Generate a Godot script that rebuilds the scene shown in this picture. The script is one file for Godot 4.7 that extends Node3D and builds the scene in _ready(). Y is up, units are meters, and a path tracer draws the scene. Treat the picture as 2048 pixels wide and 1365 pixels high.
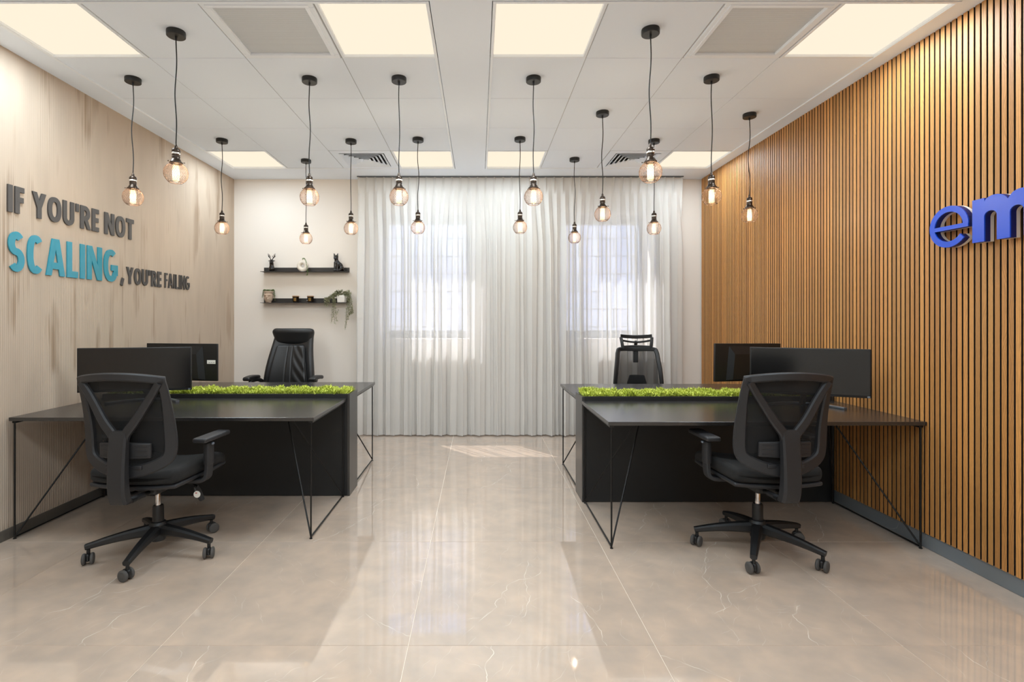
extends Node3D
# An open-plan office: one-point view along -z, y up, metres. The camera stands at (0, 1.32, 0).

const FLOOR_LEFT := -2.83      # plaster wall on the left
const SLAT_FACE := 2.575       # front of the timber slats on the right
const BACK := -6.12            # inner face of the window wall
const CEIL := 2.947            # underside of the plaster ceiling
const FRONT := 2.6             # wall behind the camera
const PITCH := 0.0343          # slat spacing

var M := {}                    # materials by name
var X := Transform3D.IDENTITY  # applied to every vertex that is added
var rng = RandomNumberGenerator.new()
var used := {}

func _ready() -> void:
	rng.seed = 7
	setup_camera_and_light()
	make_materials()
	build_floor()
	build_walls()
	build_slat_wall()
	build_ceiling()
	build_windows()
	build_outside()
	build_curtain()
	build_ceiling_fittings()
	build_desks()
	build_monitors()
	build_task_chairs()
	build_executive_chair()
	build_headrest_chair()
	build_shelves()
	build_ornaments()
	build_lettering()
	build_logo()
	build_pendants()

# ------------------------------------------------------------------ camera, sky, sun, area lights, exposure
func setup_camera_and_light() -> void:
	var f := 1057.0            # focal length in pixels of the 2048 x 1365 frame
	var cam := Camera3D.new()
	cam.name = "camera"
	cam.projection = Camera3D.PROJECTION_FRUSTUM
	cam.near = 0.05
	cam.far = 100.0
	cam.size = 0.05 * 1365.0 / f
	cam.frustum_offset = Vector2((1024.0 - 957.0) / f * 0.05, (640.0 - 682.5) / f * 0.05)
	cam.position = Vector3(0, 1.32, 0)
	add_child(cam)
	cam.current = true

	var sky_mat := ProceduralSkyMaterial.new()
	sky_mat.sky_top_color = Color(0.42, 0.62, 0.95)
	sky_mat.sky_horizon_color = Color(0.74, 0.85, 1.0)
	sky_mat.ground_bottom_color = Color(0.55, 0.53, 0.5)
	sky_mat.ground_horizon_color = Color(0.7, 0.69, 0.67)
	sky_mat.energy_multiplier = SKY_ENERGY
	var sky := Sky.new()
	sky.sky_material = sky_mat
	var env := Environment.new()
	env.background_mode = Environment.BG_SKY
	env.sky = sky
	env.tonemap_mode = Environment.TONE_MAPPER_LINEAR
	env.tonemap_exposure = EXPOSURE
	env.sdfgi_enabled = true
	env.ssao_enabled = true
	env.ssil_enabled = true
	var we := WorldEnvironment.new()
	we.name = "environment"
	we.environment = env
	add_child(we)

	var sun := DirectionalLight3D.new()
	sun.name = "sun"
	sun.light_color = Color(1.0, 0.985, 0.97)
	sun.light_energy = SUN_ENERGY
	sun.light_angular_distance = 0.5
	sun.shadow_enabled = true
	add_child(sun)
	sun.look_at_from_position(Vector3.ZERO, Vector3(0.41, -0.97, 0.51))

	for p in light_panels():
		var a := AreaLight3D.new()
		a.name = "panel_light"
		a.area_size = Vector2(0.54, 0.54)
		a.light_color = PANEL_TINT
		a.light_energy = PANEL_ENERGY * (0.6 if p.y < -5.0 else 1.0)
		a.light_specular = 1.0
		a.shadow_enabled = true
		a.rotation.x = -PI / 2
		a.position = Vector3(p.x, CEIL - 0.006, p.y)
		a.set("area_range", 12.0)
		add_child(a, true)

const SKY_ENERGY := 4.0
const SUN_ENERGY := 6.5
const PANEL_ENERGY := 1.55
const PANEL_TINT := Color(0.88, 0.95, 1.0)
const EXPOSURE := 1.28
const COLS_LEFT: Array[float] = [-2.65, -2.05, -1.45, -0.85, -0.25]
const COLS_RIGHT: Array[float] = [0.07, 0.67, 1.27, 1.87, 2.47]
const ROWS: Array[float] = [-2.694, -3.294, -3.894, -4.494, -5.094, -5.694]

func light_panels() -> Array[Vector2]:   # centres (x, z) of every light panel; the rows repeat every 2.4 m, the last two unseen, added to light the room
	var out: Array[Vector2] = []
	for z in [-2.994, -5.394, -0.594, 1.806]:
		for x in [-2.35, -0.55, 0.37, 2.17]:
			out.append(Vector2(x, z))
	return out

# ------------------------------------------------------------------ nodes, names and metas
func thing(called: String, label: String, category: String, at := Vector3.ZERO, turn := 0.0, group := "") -> Node3D:
	var o := Node3D.new()
	o.name = numbered(called)
	add_child(o, true)
	o.position = at
	o.rotation.y = turn
	tag(o, label, category, group)
	return o

func tag(o: Node, label: String, category: String, group := "", kind := "") -> void:
	if label: o.set_meta("label", label)
	if category: o.set_meta("category", category)
	if group: o.set_meta("group", group)
	if kind: o.set_meta("kind", kind)

func numbered(called: String) -> String:
	var n: int = used.get(called, 0)
	used[called] = n + 1
	return called if n == 0 else "%s_%03d" % [called, n]

func put(called: String, mesh: Mesh, material: Material, parent: Node = self) -> MeshInstance3D:
	var o := MeshInstance3D.new()
	if parent == self:
		o.name = numbered(called)
	else:
		var key := str(parent.get_instance_id()) + called
		var n: int = used.get(key, 0)
		used[key] = n + 1
		o.name = called if n == 0 else "%s_%03d" % [called, n]
	o.mesh = mesh
	if material:
		o.material_override = material
	parent.add_child(o, true)
	return o

func part(called: String, st: SurfaceTool, material: Material, parent: Node = self) -> MeshInstance3D:
	return put(called, done(st), material, parent)

func structure(o: Node) -> Node:
	o.set_meta("kind", "structure")
	return o

func copy_of(o: Node3D, label: String, at: Vector3, turn := 0.0, called := "") -> Node3D:
	var c: Node3D = o.duplicate()
	c.name = numbered(called if called else str(o.name))
	add_child(c, true)
	c.position = at
	c.rotation.y = turn
	c.set_meta("label", label)
	return c

# ------------------------------------------------------------------ mesh building
func begin(smooth := true) -> SurfaceTool:
	var st := SurfaceTool.new()
	st.begin(Mesh.PRIMITIVE_TRIANGLES)
	st.set_smooth_group(0 if smooth else -1)
	return st

func done(st: SurfaceTool, normals := true) -> ArrayMesh:
	if normals:
		st.generate_normals()
	return st.commit()

func tri(st: SurfaceTool, a: Vector3, b: Vector3, c: Vector3) -> void:   # counter-clockwise seen from outside
	st.add_vertex(X * a)
	st.add_vertex(X * c)
	st.add_vertex(X * b)

func quad(st: SurfaceTool, a: Vector3, b: Vector3, c: Vector3, d: Vector3) -> void:
	tri(st, a, b, c)
	tri(st, a, c, d)

func box(st: SurfaceTool, lo: Vector3, hi: Vector3, ch := 0.0) -> void:   # a box with chamfered edges
	st.set_smooth_group(-1)
	var c := (lo + hi) / 2
	var h := (hi - lo) / 2
	ch = minf(ch, minf(h.x, minf(h.y, h.z)) * 0.9)
	for axis in 3:
		for s: float in [-1.0, 1.0]:
			var u := (axis + 1) % 3
			var w := (axis + 2) % 3
			var p: Array[Vector3] = []
			for q in [Vector2(-1, -1), Vector2(1, -1), Vector2(1, 1), Vector2(-1, 1)]:
				var v := Vector3.ZERO
				v[axis] = s * h[axis]
				v[u] = q.x * (h[u] - ch)
				v[w] = q.y * (h[w] - ch)
				p.append(c + v)
			if s > 0: quad(st, p[0], p[1], p[2], p[3])
			else: quad(st, p[3], p[2], p[1], p[0])
	if ch <= 0.0: return
	for axis in 3:
		var u := (axis + 1) % 3
		var w := (axis + 2) % 3
		for su: float in [-1.0, 1.0]:
			for sw: float in [-1.0, 1.0]:
				var p: Array[Vector3] = []
				for q in [Vector2(-1, 0), Vector2(1, 0), Vector2(1, 1), Vector2(-1, 1)]:
					var v := Vector3.ZERO
					v[axis] = q.x * (h[axis] - ch)
					v[u] = su * (h[u] - (ch if q.y > 0 else 0.0))
					v[w] = sw * (h[w] - (0.0 if q.y > 0 else ch))
					p.append(c + v)
				if su * sw > 0: quad(st, p[0], p[1], p[2], p[3])
				else: quad(st, p[3], p[2], p[1], p[0])
	for sx: float in [-1.0, 1.0]:
		for sy: float in [-1.0, 1.0]:
			for sz: float in [-1.0, 1.0]:
				var s := Vector3(sx, sy, sz)
				var a := c + Vector3(s.x * h.x, s.y * (h.y - ch), s.z * (h.z - ch))
				var b := c + Vector3(s.x * (h.x - ch), s.y * h.y, s.z * (h.z - ch))
				var d := c + Vector3(s.x * (h.x - ch), s.y * (h.y - ch), s.z * h.z)
				if sx * sy * sz > 0: tri(st, a, b, d)
				else: tri(st, a, d, b)

func cbox(st: SurfaceTool, c: Vector3, size: Vector3, ch := 0.0) -> void:
	box(st, c - size / 2, c + size / 2, ch)

func round_box(st: SurfaceTool, size: Vector3, r: float, deform = null, inner := 6, arc := 3) -> void:   # a box with round edges about the origin, its points passed through deform
	st.set_smooth_group(0)
	var h := size / 2
	r = minf(r, minf(h.x, minf(h.y, h.z)) * 0.999)
	var along: Array = []
	for axis in 3:
		var l: Array[float] = []
		for i in arc + 1: l.append(-(h[axis] - r) - r * tan(PI / 4 * (arc - i) / arc))
		for i in range(1, inner): l.append(lerpf(-(h[axis] - r), h[axis] - r, float(i) / inner))
		for i in arc + 1: l.append((h[axis] - r) + r * tan(PI / 4 * i / arc))
		along.append(l)
	for axis in 3:
		var u := (axis + 1) % 3
		var w := (axis + 2) % 3
		for s: float in [-1.0, 1.0]:
			var grid: Array = []
			for a: float in along[u]:
				var row: Array[Vector3] = []
				for b: float in along[w]:
					var p := Vector3.ZERO
					p[axis] = s * h[axis]
					p[u] = a
					p[w] = b
					var q := p.clamp(-(h - Vector3.ONE * r), h - Vector3.ONE * r)
					var v := q + (p - q).normalized() * r
					row.append(deform.call(v) if deform != null else v)
				grid.append(row)
			net(st, grid, s < 0)

func net(st: SurfaceTool, g: Array, flip := false) -> void:
	for i in g.size() - 1:
		for j in g[i].size() - 1:
			if flip: quad(st, g[i][j], g[i][j + 1], g[i + 1][j + 1], g[i + 1][j])
			else: quad(st, g[i][j], g[i + 1][j], g[i + 1][j + 1], g[i][j + 1])

func tube(st: SurfaceTool, pts: Array, radius, sides := 8, caps := true) -> void:   # a round bar through points; radius a number or one per point
	st.set_smooth_group(0)
	var n := pts.size()
	var up := Vector3.UP
	if absf((pts[1] - pts[0]).normalized().dot(up)) > 0.95: up = Vector3.RIGHT
	var rings: Array = []
	for i in n:
		var t: Vector3 = (pts[mini(i + 1, n - 1)] - pts[maxi(i - 1, 0)]).normalized()
		var side := up.cross(t).normalized()
		up = t.cross(side).normalized()
		var r: float = radius[i] if radius is Array else radius
		var ring: Array[Vector3] = []
		for k in sides + 1:
			var a := TAU * k / sides
			ring.append(pts[i] + (side * cos(a) + up * sin(a)) * r)
		rings.append(ring)
	net(st, rings, true)
	if caps:
		st.set_smooth_group(1)
		for k in sides:
			tri(st, pts[0], rings[0][k + 1], rings[0][k])
		st.set_smooth_group(2)
		for k in sides:
			tri(st, pts[n - 1], rings[n - 1][k], rings[n - 1][k + 1])
		st.set_smooth_group(0)

func lathe(st: SurfaceTool, profile: Array, segs := 24, at := Vector3.ZERO, crease := true) -> void:   # profile of Vector2(radius, y), upwards on the outside; creases where the profile turns sharply
	var group := 0
	for i in profile.size() - 1:
		var a: Vector2 = profile[i]
		var b: Vector2 = profile[i + 1]
		if crease and i > 0 and absf((a - profile[i - 1]).angle_to(b - a)) > 0.6: group = (group + 1) % 30
		st.set_smooth_group(group)
		for k in segs:
			var p := TAU * k / segs
			var q := TAU * (k + 1) / segs
			var a0 := at + Vector3(a.x * cos(p), a.y, a.x * sin(p))
			var a1 := at + Vector3(a.x * cos(q), a.y, a.x * sin(q))
			var b0 := at + Vector3(b.x * cos(p), b.y, b.x * sin(p))
			var b1 := at + Vector3(b.x * cos(q), b.y, b.x * sin(q))
			if a.x > 1e-6: tri(st, a0, b0, a1)
			if b.x > 1e-6: tri(st, a1, b0, b1)
	st.set_smooth_group(0)

func sweep(st: SurfaceTool, pts: Array, ups, w, t, closed := false, ch := 0.35, smooth := true) -> void:   # a bar of chamfered rectangular section: half width w across, half thickness t along ups
	st.set_smooth_group(0 if smooth else -1)
	var n := pts.size()
	var rings: Array = []
	for i in n:
		var before: Vector3 = pts[i] - pts[(i - 1 + n) % n] if closed or i > 0 else pts[1] - pts[0]
		var after: Vector3 = pts[(i + 1) % n] - pts[i] if closed or i < n - 1 else before
		var tan_dir := (before.normalized() + after.normalized()).normalized()
		var up: Vector3 = ups[i] if ups is Array else ups
		var side := tan_dir.cross(up).normalized()
		up = side.cross(tan_dir).normalized()
		var miter := 1.0 / maxf(0.45, tan_dir.dot(after.normalized()))
		var a: float = (w[i] if w is Array else w)
		var b: float = (t[i] if t is Array else t)
		var c := minf(a, b) * ch
		var ring: Array[Vector3] = []
		var section: Array = [Vector2(a, b - c), Vector2(a - c, b), Vector2(-a + c, b), Vector2(-a, b - c), Vector2(-a, -b + c), Vector2(-a + c, -b), Vector2(a - c, -b), Vector2(a, -b + c), Vector2(a, b - c)] if ch > 0.0 else [Vector2(a, b), Vector2(-a, b), Vector2(-a, -b), Vector2(a, -b), Vector2(a, b)]
		for q: Vector2 in section:
			ring.append(pts[i] + side * q.x * miter + up * q.y)
		rings.append(ring)
	if closed: rings.append(rings[0])
	for k in rings[0].size() - 1:
		if smooth: st.set_smooth_group(3 + k)
		for i in rings.size() - 1:
			quad(st, rings[i][k], rings[i + 1][k], rings[i + 1][k + 1], rings[i][k + 1])
	if not closed:
		var m: int = rings[0].size() - 1
		st.set_smooth_group(1 if smooth else -1)
		for k in range(1, m - 1):
			tri(st, rings[0][0], rings[0][k + 1], rings[0][k])
		st.set_smooth_group(2 if smooth else -1)
		for k in range(1, m - 1):
			tri(st, rings[n - 1][0], rings[n - 1][k], rings[n - 1][k + 1])
	st.set_smooth_group(0)

func prism(st: SurfaceTool, poly: PackedVector2Array, place: Callable, d0: float, d1: float) -> void:   # a flat outline given depth from d0 to d1; place(Vector2, depth) puts a point in space
	st.set_smooth_group(-1)
	var idx := Geometry2D.triangulate_polygon(poly)
	for k in range(0, idx.size(), 3):
		var a := poly[idx[k]]
		var b := poly[idx[k + 1]]
		var c := poly[idx[k + 2]]
		if (b - a).cross(c - a) < 0:
			var s := b
			b = c
			c = s
		tri(st, place.call(a, d1), place.call(b, d1), place.call(c, d1))
		tri(st, place.call(a, d0), place.call(c, d0), place.call(b, d0))
	var ccw := not Geometry2D.is_polygon_clockwise(poly)
	for i in poly.size():
		var a := poly[i]
		var b := poly[(i + 1) % poly.size()]
		if not ccw:
			var s := a
			a = b
			b = s
		quad(st, place.call(a, d0), place.call(b, d0), place.call(b, d1), place.call(a, d1))

func smooth_path(pts: Array, per := 6, closed := false) -> Array:   # Catmull-Rom through points
	var out: Array = []
	var n := pts.size()
	var last := n if closed else n - 1
	for i in last:
		var p0 = pts[(i - 1 + n) % n] if closed else pts[maxi(i - 1, 0)]
		var p1 = pts[i]
		var p2 = pts[(i + 1) % n]
		var p3 = pts[(i + 2) % n] if closed else pts[mini(i + 2, n - 1)]
		for k in per:
			var u := float(k) / per
			out.append(0.5 * (2.0 * p1 + (p2 - p0) * u + (2.0 * p0 - 5.0 * p1 + 4.0 * p2 - p3) * u * u + (3.0 * p1 - p0 - 3.0 * p2 + p3) * u * u * u))
	if not closed: out.append(pts[n - 1])
	return out

# a smooth union of tapered capsules [a, b, ra, rb, ...], meshed as surface nets with cells of the given size
func blob(st: SurfaceTool, bones: Array, cell: float, blend: float) -> void:
	st.set_smooth_group(0)
	var lo := Vector3.ONE * 1e9
	var hi := -lo
	for b in bones:
		for k in 2:
			var r: Vector3 = Vector3.ONE * (b[2 + k] + cell * 3)
			lo = lo.min(b[k] - r)
			hi = hi.max(b[k] + r)
	var n := Vector3i(((hi - lo) / cell).ceil()) + Vector3i.ONE
	var field := PackedFloat32Array()
	field.resize(n.x * n.y * n.z)
	field.fill(1.0)
	var sum := PackedFloat32Array()
	sum.resize(field.size())
	for b in bones:
		var pa: Vector3 = b[0]
		var ba: Vector3 = b[1] - b[0]
		var reach := Vector3.ONE * (maxf(b[2], b[3]) + blend * 3 + cell * 2)
		var i0 := Vector3i(((pa.min(b[1]) - reach - lo) / cell).floor()).clamp(Vector3i.ZERO, n - Vector3i.ONE)
		var i1 := Vector3i(((pa.max(b[1]) + reach - lo) / cell).ceil()).clamp(Vector3i.ZERO, n - Vector3i.ONE)
		var l2 := maxf(ba.length_squared(), 1e-9)
		for z in range(i0.z, i1.z + 1):
			for y in range(i0.y, i1.y + 1):
				for x in range(i0.x, i1.x + 1):
					var p := lo + Vector3(x, y, z) * cell - pa
					var h := clampf(p.dot(ba) / l2, 0.0, 1.0)
					var d := (p - ba * h).length() - lerpf(b[2], b[3], h)
					sum[x + n.x * (y + n.y * z)] += exp(-d / blend)
	for i in field.size():
		field[i] = -blend * log(sum[i]) if sum[i] > 1e-12 else 1.0
	var cells := {}
	var step: Array[int] = [1, n.x, n.x * n.y]
	for z in n.z - 1:
		for y in n.y - 1:
			for x in n.x - 1:
				var at := x + n.x * (y + n.y * z)
				var inside := 0
				for k in 8:
					if field[at + (k & 1) + ((k >> 1) & 1) * step[1] + (k >> 2) * step[2]] < 0: inside += 1
				if inside == 0 or inside == 8: continue
				var total := Vector3.ZERO
				var count := 0
				for k in 8:
					for axis in 3:
						if k & (1 << axis): continue
						var k2 := k | (1 << axis)
						var fa := field[at + (k & 1) + ((k >> 1) & 1) * step[1] + (k >> 2) * step[2]]
						var fb := field[at + (k2 & 1) + ((k2 >> 1) & 1) * step[1] + (k2 >> 2) * step[2]]
						if (fa < 0) == (fb < 0): continue
						var p := Vector3(k & 1, (k >> 1) & 1, k >> 2)
						p[axis] += fa / (fa - fb)
						total += p
						count += 1
				cells[at] = lo + (Vector3(x, y, z) + total / count) * cell
	for at: int in cells:
		for axis in 3:
			var u: int = step[(axis + 1) % 3]
			var w: int = step[(axis + 2) % 3]
			if (field[at] < 0) == (field[at + step[axis]] < 0): continue
			if not (cells.has(at - u) and cells.has(at - w) and cells.has(at - u - w)): continue
			if field[at] < 0: quad(st, cells[at - u - w], cells[at - w], cells[at], cells[at - u])
			else: quad(st, cells[at - u - w], cells[at - u], cells[at], cells[at - w])

# ------------------------------------------------------------------ materials
func plain(called: String, c: Color, rough: float, metal := 0.0) -> StandardMaterial3D:
	var m := StandardMaterial3D.new()
	m.resource_name = called
	m.albedo_color = c
	m.roughness = rough
	m.metallic = metal
	M[called] = m
	return m

func hex(h: String) -> Color:
	return Color.html(h)

func noise_of(freq: float, the_seed: int, octaves := 3) -> FastNoiseLite:
	var n := FastNoiseLite.new()
	n.noise_type = FastNoiseLite.TYPE_SIMPLEX_SMOOTH
	n.frequency = freq
	n.seed = the_seed
	n.fractal_octaves = octaves
	return n

func picture(w: int, h: int, data: PackedByteArray, format := Image.FORMAT_RGB8) -> ImageTexture:
	return ImageTexture.create_from_image(Image.create_from_data(w, h, false, format, data))

func make_materials() -> void:
	plain("plaster_white", hex("e9e0d6"), 0.85)
	plain("ceiling_white", hex("ecf4ff"), 0.9)
	plain("tile_white", hex("ecf4ff"), 0.95)
	plain("grid_grey", hex("b4b4b4"), 0.7)
	plain("trim_white", hex("eef4fc"), 0.5)
	plain("duct_dark", hex("3c3c3c"), 0.9)
	plain("felt_black", hex("120f0d"), 0.95)
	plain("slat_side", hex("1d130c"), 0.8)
	plain("desk_black", hex("2a2827"), 0.24)
	M.desk_black.metallic_specular = 0.7
	plain("panel_black", hex("141414"), 0.5)
	plain("end_black", hex("1e1d1d"), 0.28)
	M.end_black.metallic_specular = 0.7
	plain("rod_black", hex("141414"), 0.4, 0.3)
	plain("plastic_black", hex("232325"), 0.5)
	plain("plastic_dark", hex("161617"), 0.45)
	plain("fabric_black", hex("1a1918"), 0.95)
	plain("leather_black", hex("1b1b1c"), 0.42)
	plain("rubber_grey", hex("4a4744"), 0.7)
	plain("chrome", hex("d9d9dc"), 0.15, 1.0)
	plain("screen", hex("050506"), 0.2)
	M.screen.metallic_specular = 0.6
	plain("louver_grey", hex("d2d6da"), 0.9)
	plain("monitor_shell", hex("121213"), 0.42)
	plain("stand_metal", hex("7d8794"), 0.3, 0.8)
	plain("sticker_white", hex("e8e4dc"), 0.6)
	plain("sticker_red", hex("b33a34"), 0.6)
	plain("canopy_black", hex("181817"), 0.45)
	plain("cord_black", hex("121212"), 0.7)
	plain("bronze", hex("4a4038"), 0.3, 0.9)
	plain("steel_band", hex("e6e2da"), 0.25, 0.6)
	plain("cage_copper", hex("6b5240"), 0.4, 0.8)
	plain("shelf_black", hex("2a2624"), 0.5)
	plain("screw_steel", hex("dcdcdc"), 0.25, 0.9)
	plain("figurine_black", hex("17110f"), 0.12)
	plain("vase_cream", hex("e0d6c8"), 0.7)
	plain("clay_beige", hex("b9a28d"), 0.8)
	plain("pot_white", hex("e4dfd8"), 0.6)
	plain("candle_glass", hex("1c120a"), 0.12)
	plain("candle_label", hex("8a6a34"), 0.4, 0.5)
	plain("candle_rim", hex("b9936a"), 0.3, 0.5)
	plain("leaf_green", hex("6f8a4e"), 0.7)
	plain("leaf_silver", hex("a3a284"), 0.75)
	plain("stem_brown", hex("6a6048"), 0.8)
	plain("soil", hex("2b2118"), 0.95)
	plain("letter_grey", hex("474341"), 0.55)
	plain("letter_teal", hex("058aa0"), 0.1)
	plain("letter_edge", hex("1d5f68"), 0.4)
	plain("logo_blue", hex("0348c4"), 0.3)
	plain("logo_navy", hex("0a1c60"), 0.4)
	plain("logo_cream", hex("e9e2d6"), 0.5)
	plain("grout", hex("e6d8c6"), 0.6)
	plain("window_frame", hex("b9bcc0"), 0.45, 0.3)
	plain("window_dark", hex("5d646c"), 0.5, 0.3)
	plain("stone_pale", hex("cfd0d2"), 0.9)
	plain("stone_warm", hex("c4c2c0"), 0.9)
	plain("mortar", hex("a8a39b"), 0.95)
	plain("paving", hex("b8b2a8"), 0.9)
	plain("wall_plain", hex("d9d2c8"), 0.85)
	M.letter_teal.clearcoat_enabled = true
	M.letter_teal.clearcoat = 1.0
	M.letter_teal.clearcoat_roughness = 0.03
	for k in ["leaf_green", "leaf_silver"]:
		M[k].backlight_enabled = true
		M[k].backlight = Color(0.25, 0.3, 0.15)
	var glow := plain("panel_glow", hex("000000"), 1.0)
	glow.emission_enabled = true
	glow.emission = hex("fff0d8")
	glow.emission_energy_multiplier = 0.79
	var fil := plain("filament_glow", hex("000000"), 1.0)
	fil.emission_enabled = true
	fil.emission = hex("ffd99a")
	fil.emission_energy_multiplier = 2.4
	var glass := plain("glass_pane", Color(0.95, 0.97, 1.0, 0.06), 0.02)
	glass.transparency = BaseMaterial3D.TRANSPARENCY_ALPHA
	var bulb := plain("bulb_glass", Color(1.0, 0.9, 0.75, 0.05), 0.02)
	bulb.transparency = BaseMaterial3D.TRANSPARENCY_ALPHA
	var mesh_cloth := plain("mesh_black", Color(0.035, 0.035, 0.037, 0.9), 0.8)
	mesh_cloth.transparency = BaseMaterial3D.TRANSPARENCY_ALPHA
	var mesh_open := plain("mesh_open", Color(0.05, 0.05, 0.055, 0.8), 0.8)
	mesh_open.transparency = BaseMaterial3D.TRANSPARENCY_ALPHA
	for k in [["curtain_cloth", 0.8], ["curtain_hem", 0.6]]:
		var c := plain(k[0], Color(0.89, 0.875, 0.853, k[1]), 0.95)
		c.transparency = BaseMaterial3D.TRANSPARENCY_ALPHA
		c.backlight_enabled = true
		c.backlight = Color(0.41, 0.425, 0.44)
		c.specular_mode = BaseMaterial3D.SPECULAR_DISABLED
	var moss := plain("moss_green", Color.WHITE, 0.8)
	moss.vertex_color_use_as_albedo = true
	moss.backlight_enabled = true
	moss.backlight = Color(0.3, 0.3, 0.3)
	make_wood()
	make_plaster()
	make_marble()
	make_stone_skirting()

func make_wood() -> void:   # sixteen upright strips side by side, one per slat, laid in the world so that each slat wears its own
	var w := 512
	var h := 1024
	var per := w / 16
	var data := PackedByteArray()
	data.resize(w * h * 3)
	var warp := noise_of(0.004, 3, 2)
	var fine := noise_of(0.11, 5, 2)
	var r = RandomNumberGenerator.new()
	r.seed = 11
	for s in 16:
		var tone := r.randf_range(0.86, 1.1)
		var warm := r.randf_range(-0.03, 0.03)
		var off := r.randf_range(0, 4000)
		var centre := r.randf_range(-0.6, 1.6)
		var bend := r.randf_range(0.4, 2.2) * (1.0 if r.randf() < 0.5 else -1.0)
		for y in h:
			var wob := warp.get_noise_2d(off, y * 1.6)
			for k in per:
				var u := float(k) / per
				var q := (u - centre - wob * 0.7)
				var ring := sin(absf(q) * 17.0 + (y * 0.012 * bend + q * q * 6.0) + wob * 9.0)
				var g := 0.5 + 0.5 * ring
				var f := fine.get_noise_2d(off + k * 6.0, y * 0.35)
				var v := tone * (0.85 + 0.15 * pow(g, 0.45) + 0.07 * f)
				if f > 0.32 and g < 0.6: v *= 0.9
				var i := (y * w + s * per + k) * 3
				data[i] = clampi(int(255 * 0.78 * v), 0, 255)
				data[i + 1] = clampi(int(255 * 0.548 * v * (1.0 - warm)), 0, 255)
				data[i + 2] = clampi(int(255 * 0.298 * v * (1.0 - warm * 2.0)), 0, 255)
	var m := plain("oak_slat", Color.WHITE, 0.5)
	m.albedo_texture = picture(w, h, data)
	m.uv1_triplanar = true
	m.uv1_world_triplanar = true
	m.uv1_triplanar_sharpness = 20.0
	m.uv1_scale = Vector3(1.0, 1.0 / 3.0, 1.0 / (PITCH * 16))

func make_plaster() -> void:   # combed beige plaster: upright grooves that fade in and out, and brown wear
	var w := 2048
	var h := 512
	var data := PackedByteArray()
	data.resize(w * h * 3)
	var high := PackedByteArray()
	high.resize(w * h)
	var n1 := noise_of(0.0035, 21, 3)
	var n2 := noise_of(0.012, 22, 3)
	var n3 := noise_of(0.02, 23, 2)
	var small_w := 512
	var patch := PackedFloat32Array()
	patch.resize(small_w * h)
	var wear := PackedFloat32Array()
	wear.resize(small_w * h)
	for y in h:
		for x in small_w:
			var a := TAU * x / small_w
			var cx := cos(a) * 330.0
			var cz := sin(a) * 330.0
			patch[y * small_w + x] = n1.get_noise_3d(cx, y * 1.2, cz)
			wear[y * small_w + x] = n2.get_noise_3d(cx * 0.8, y * 0.55, cz * 0.8)
	var groove := PackedFloat32Array()
	groove.resize(w)
	var deep := PackedFloat32Array()
	deep.resize(w)
	for x in w:
		var c := x / 9.0 + n3.get_noise_1d(x * 0.3) * 0.5
		var u := c - floorf(c)
		groove[x] = smoothstep(0.0, 0.3, u) * (1.0 - smoothstep(0.7, 1.0, u))
		deep[x] = 0.5 + 0.5 * sin(floorf(c) * 12.9898 + sin(floorf(c) * 3.1) * 5.0)
	for y in h:
		for x in w:
			var k := y * small_w + x / 4
			var p := patch[k]
			var q := wear[k]
			var rough := clampf(0.55 + p * 1.5 + (y - 220.0) / h * 0.5, 0.12, 1.0)
			var hh := 0.5 + (groove[x] - 0.5) * rough * (0.6 + 0.4 * deep[x]) * 0.9 + q * 0.12
			var i := y * w + x
			high[i] = clampi(int(hh * 255), 0, 255)
			var v := 1.0 + p * 0.055 + q * 0.05 - (1.0 - groove[x]) * 0.03 * rough - (1.0 - groove[x]) * deep[x] * clampf((q + p * 0.6 - 0.12) * 0.8, 0.0, 0.2)
			var brown := clampf((q - 0.12) * 0.9, 0.0, 0.3) * deep[x] * rough + clampf((q - 0.3) * 0.3, 0.0, 0.1)
			data[i * 3] = clampi(int(255 * 0.74 * v * (1.0 - brown * 0.5)), 0, 255)
			data[i * 3 + 1] = clampi(int(255 * 0.668 * v * (1.0 - brown * 0.62)), 0, 255)
			data[i * 3 + 2] = clampi(int(255 * 0.592 * v * (1.0 - brown * 0.75)), 0, 255)
	var m := plain("combed_plaster", Color.WHITE, 0.8)
	m.albedo_texture = picture(w, h, data)
	m.heightmap_enabled = true
	m.heightmap_texture = picture(w, h, high, Image.FORMAT_L8)
	m.heightmap_scale = 0.16
	m.uv1_triplanar = true
	m.uv1_world_triplanar = true
	m.uv1_triplanar_sharpness = 20.0
	m.uv1_scale = Vector3(1.0, 1.0 / 3.0, 1.0 / 3.3)
	m.uv1_offset = Vector3(0, 0, 0.17)

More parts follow.
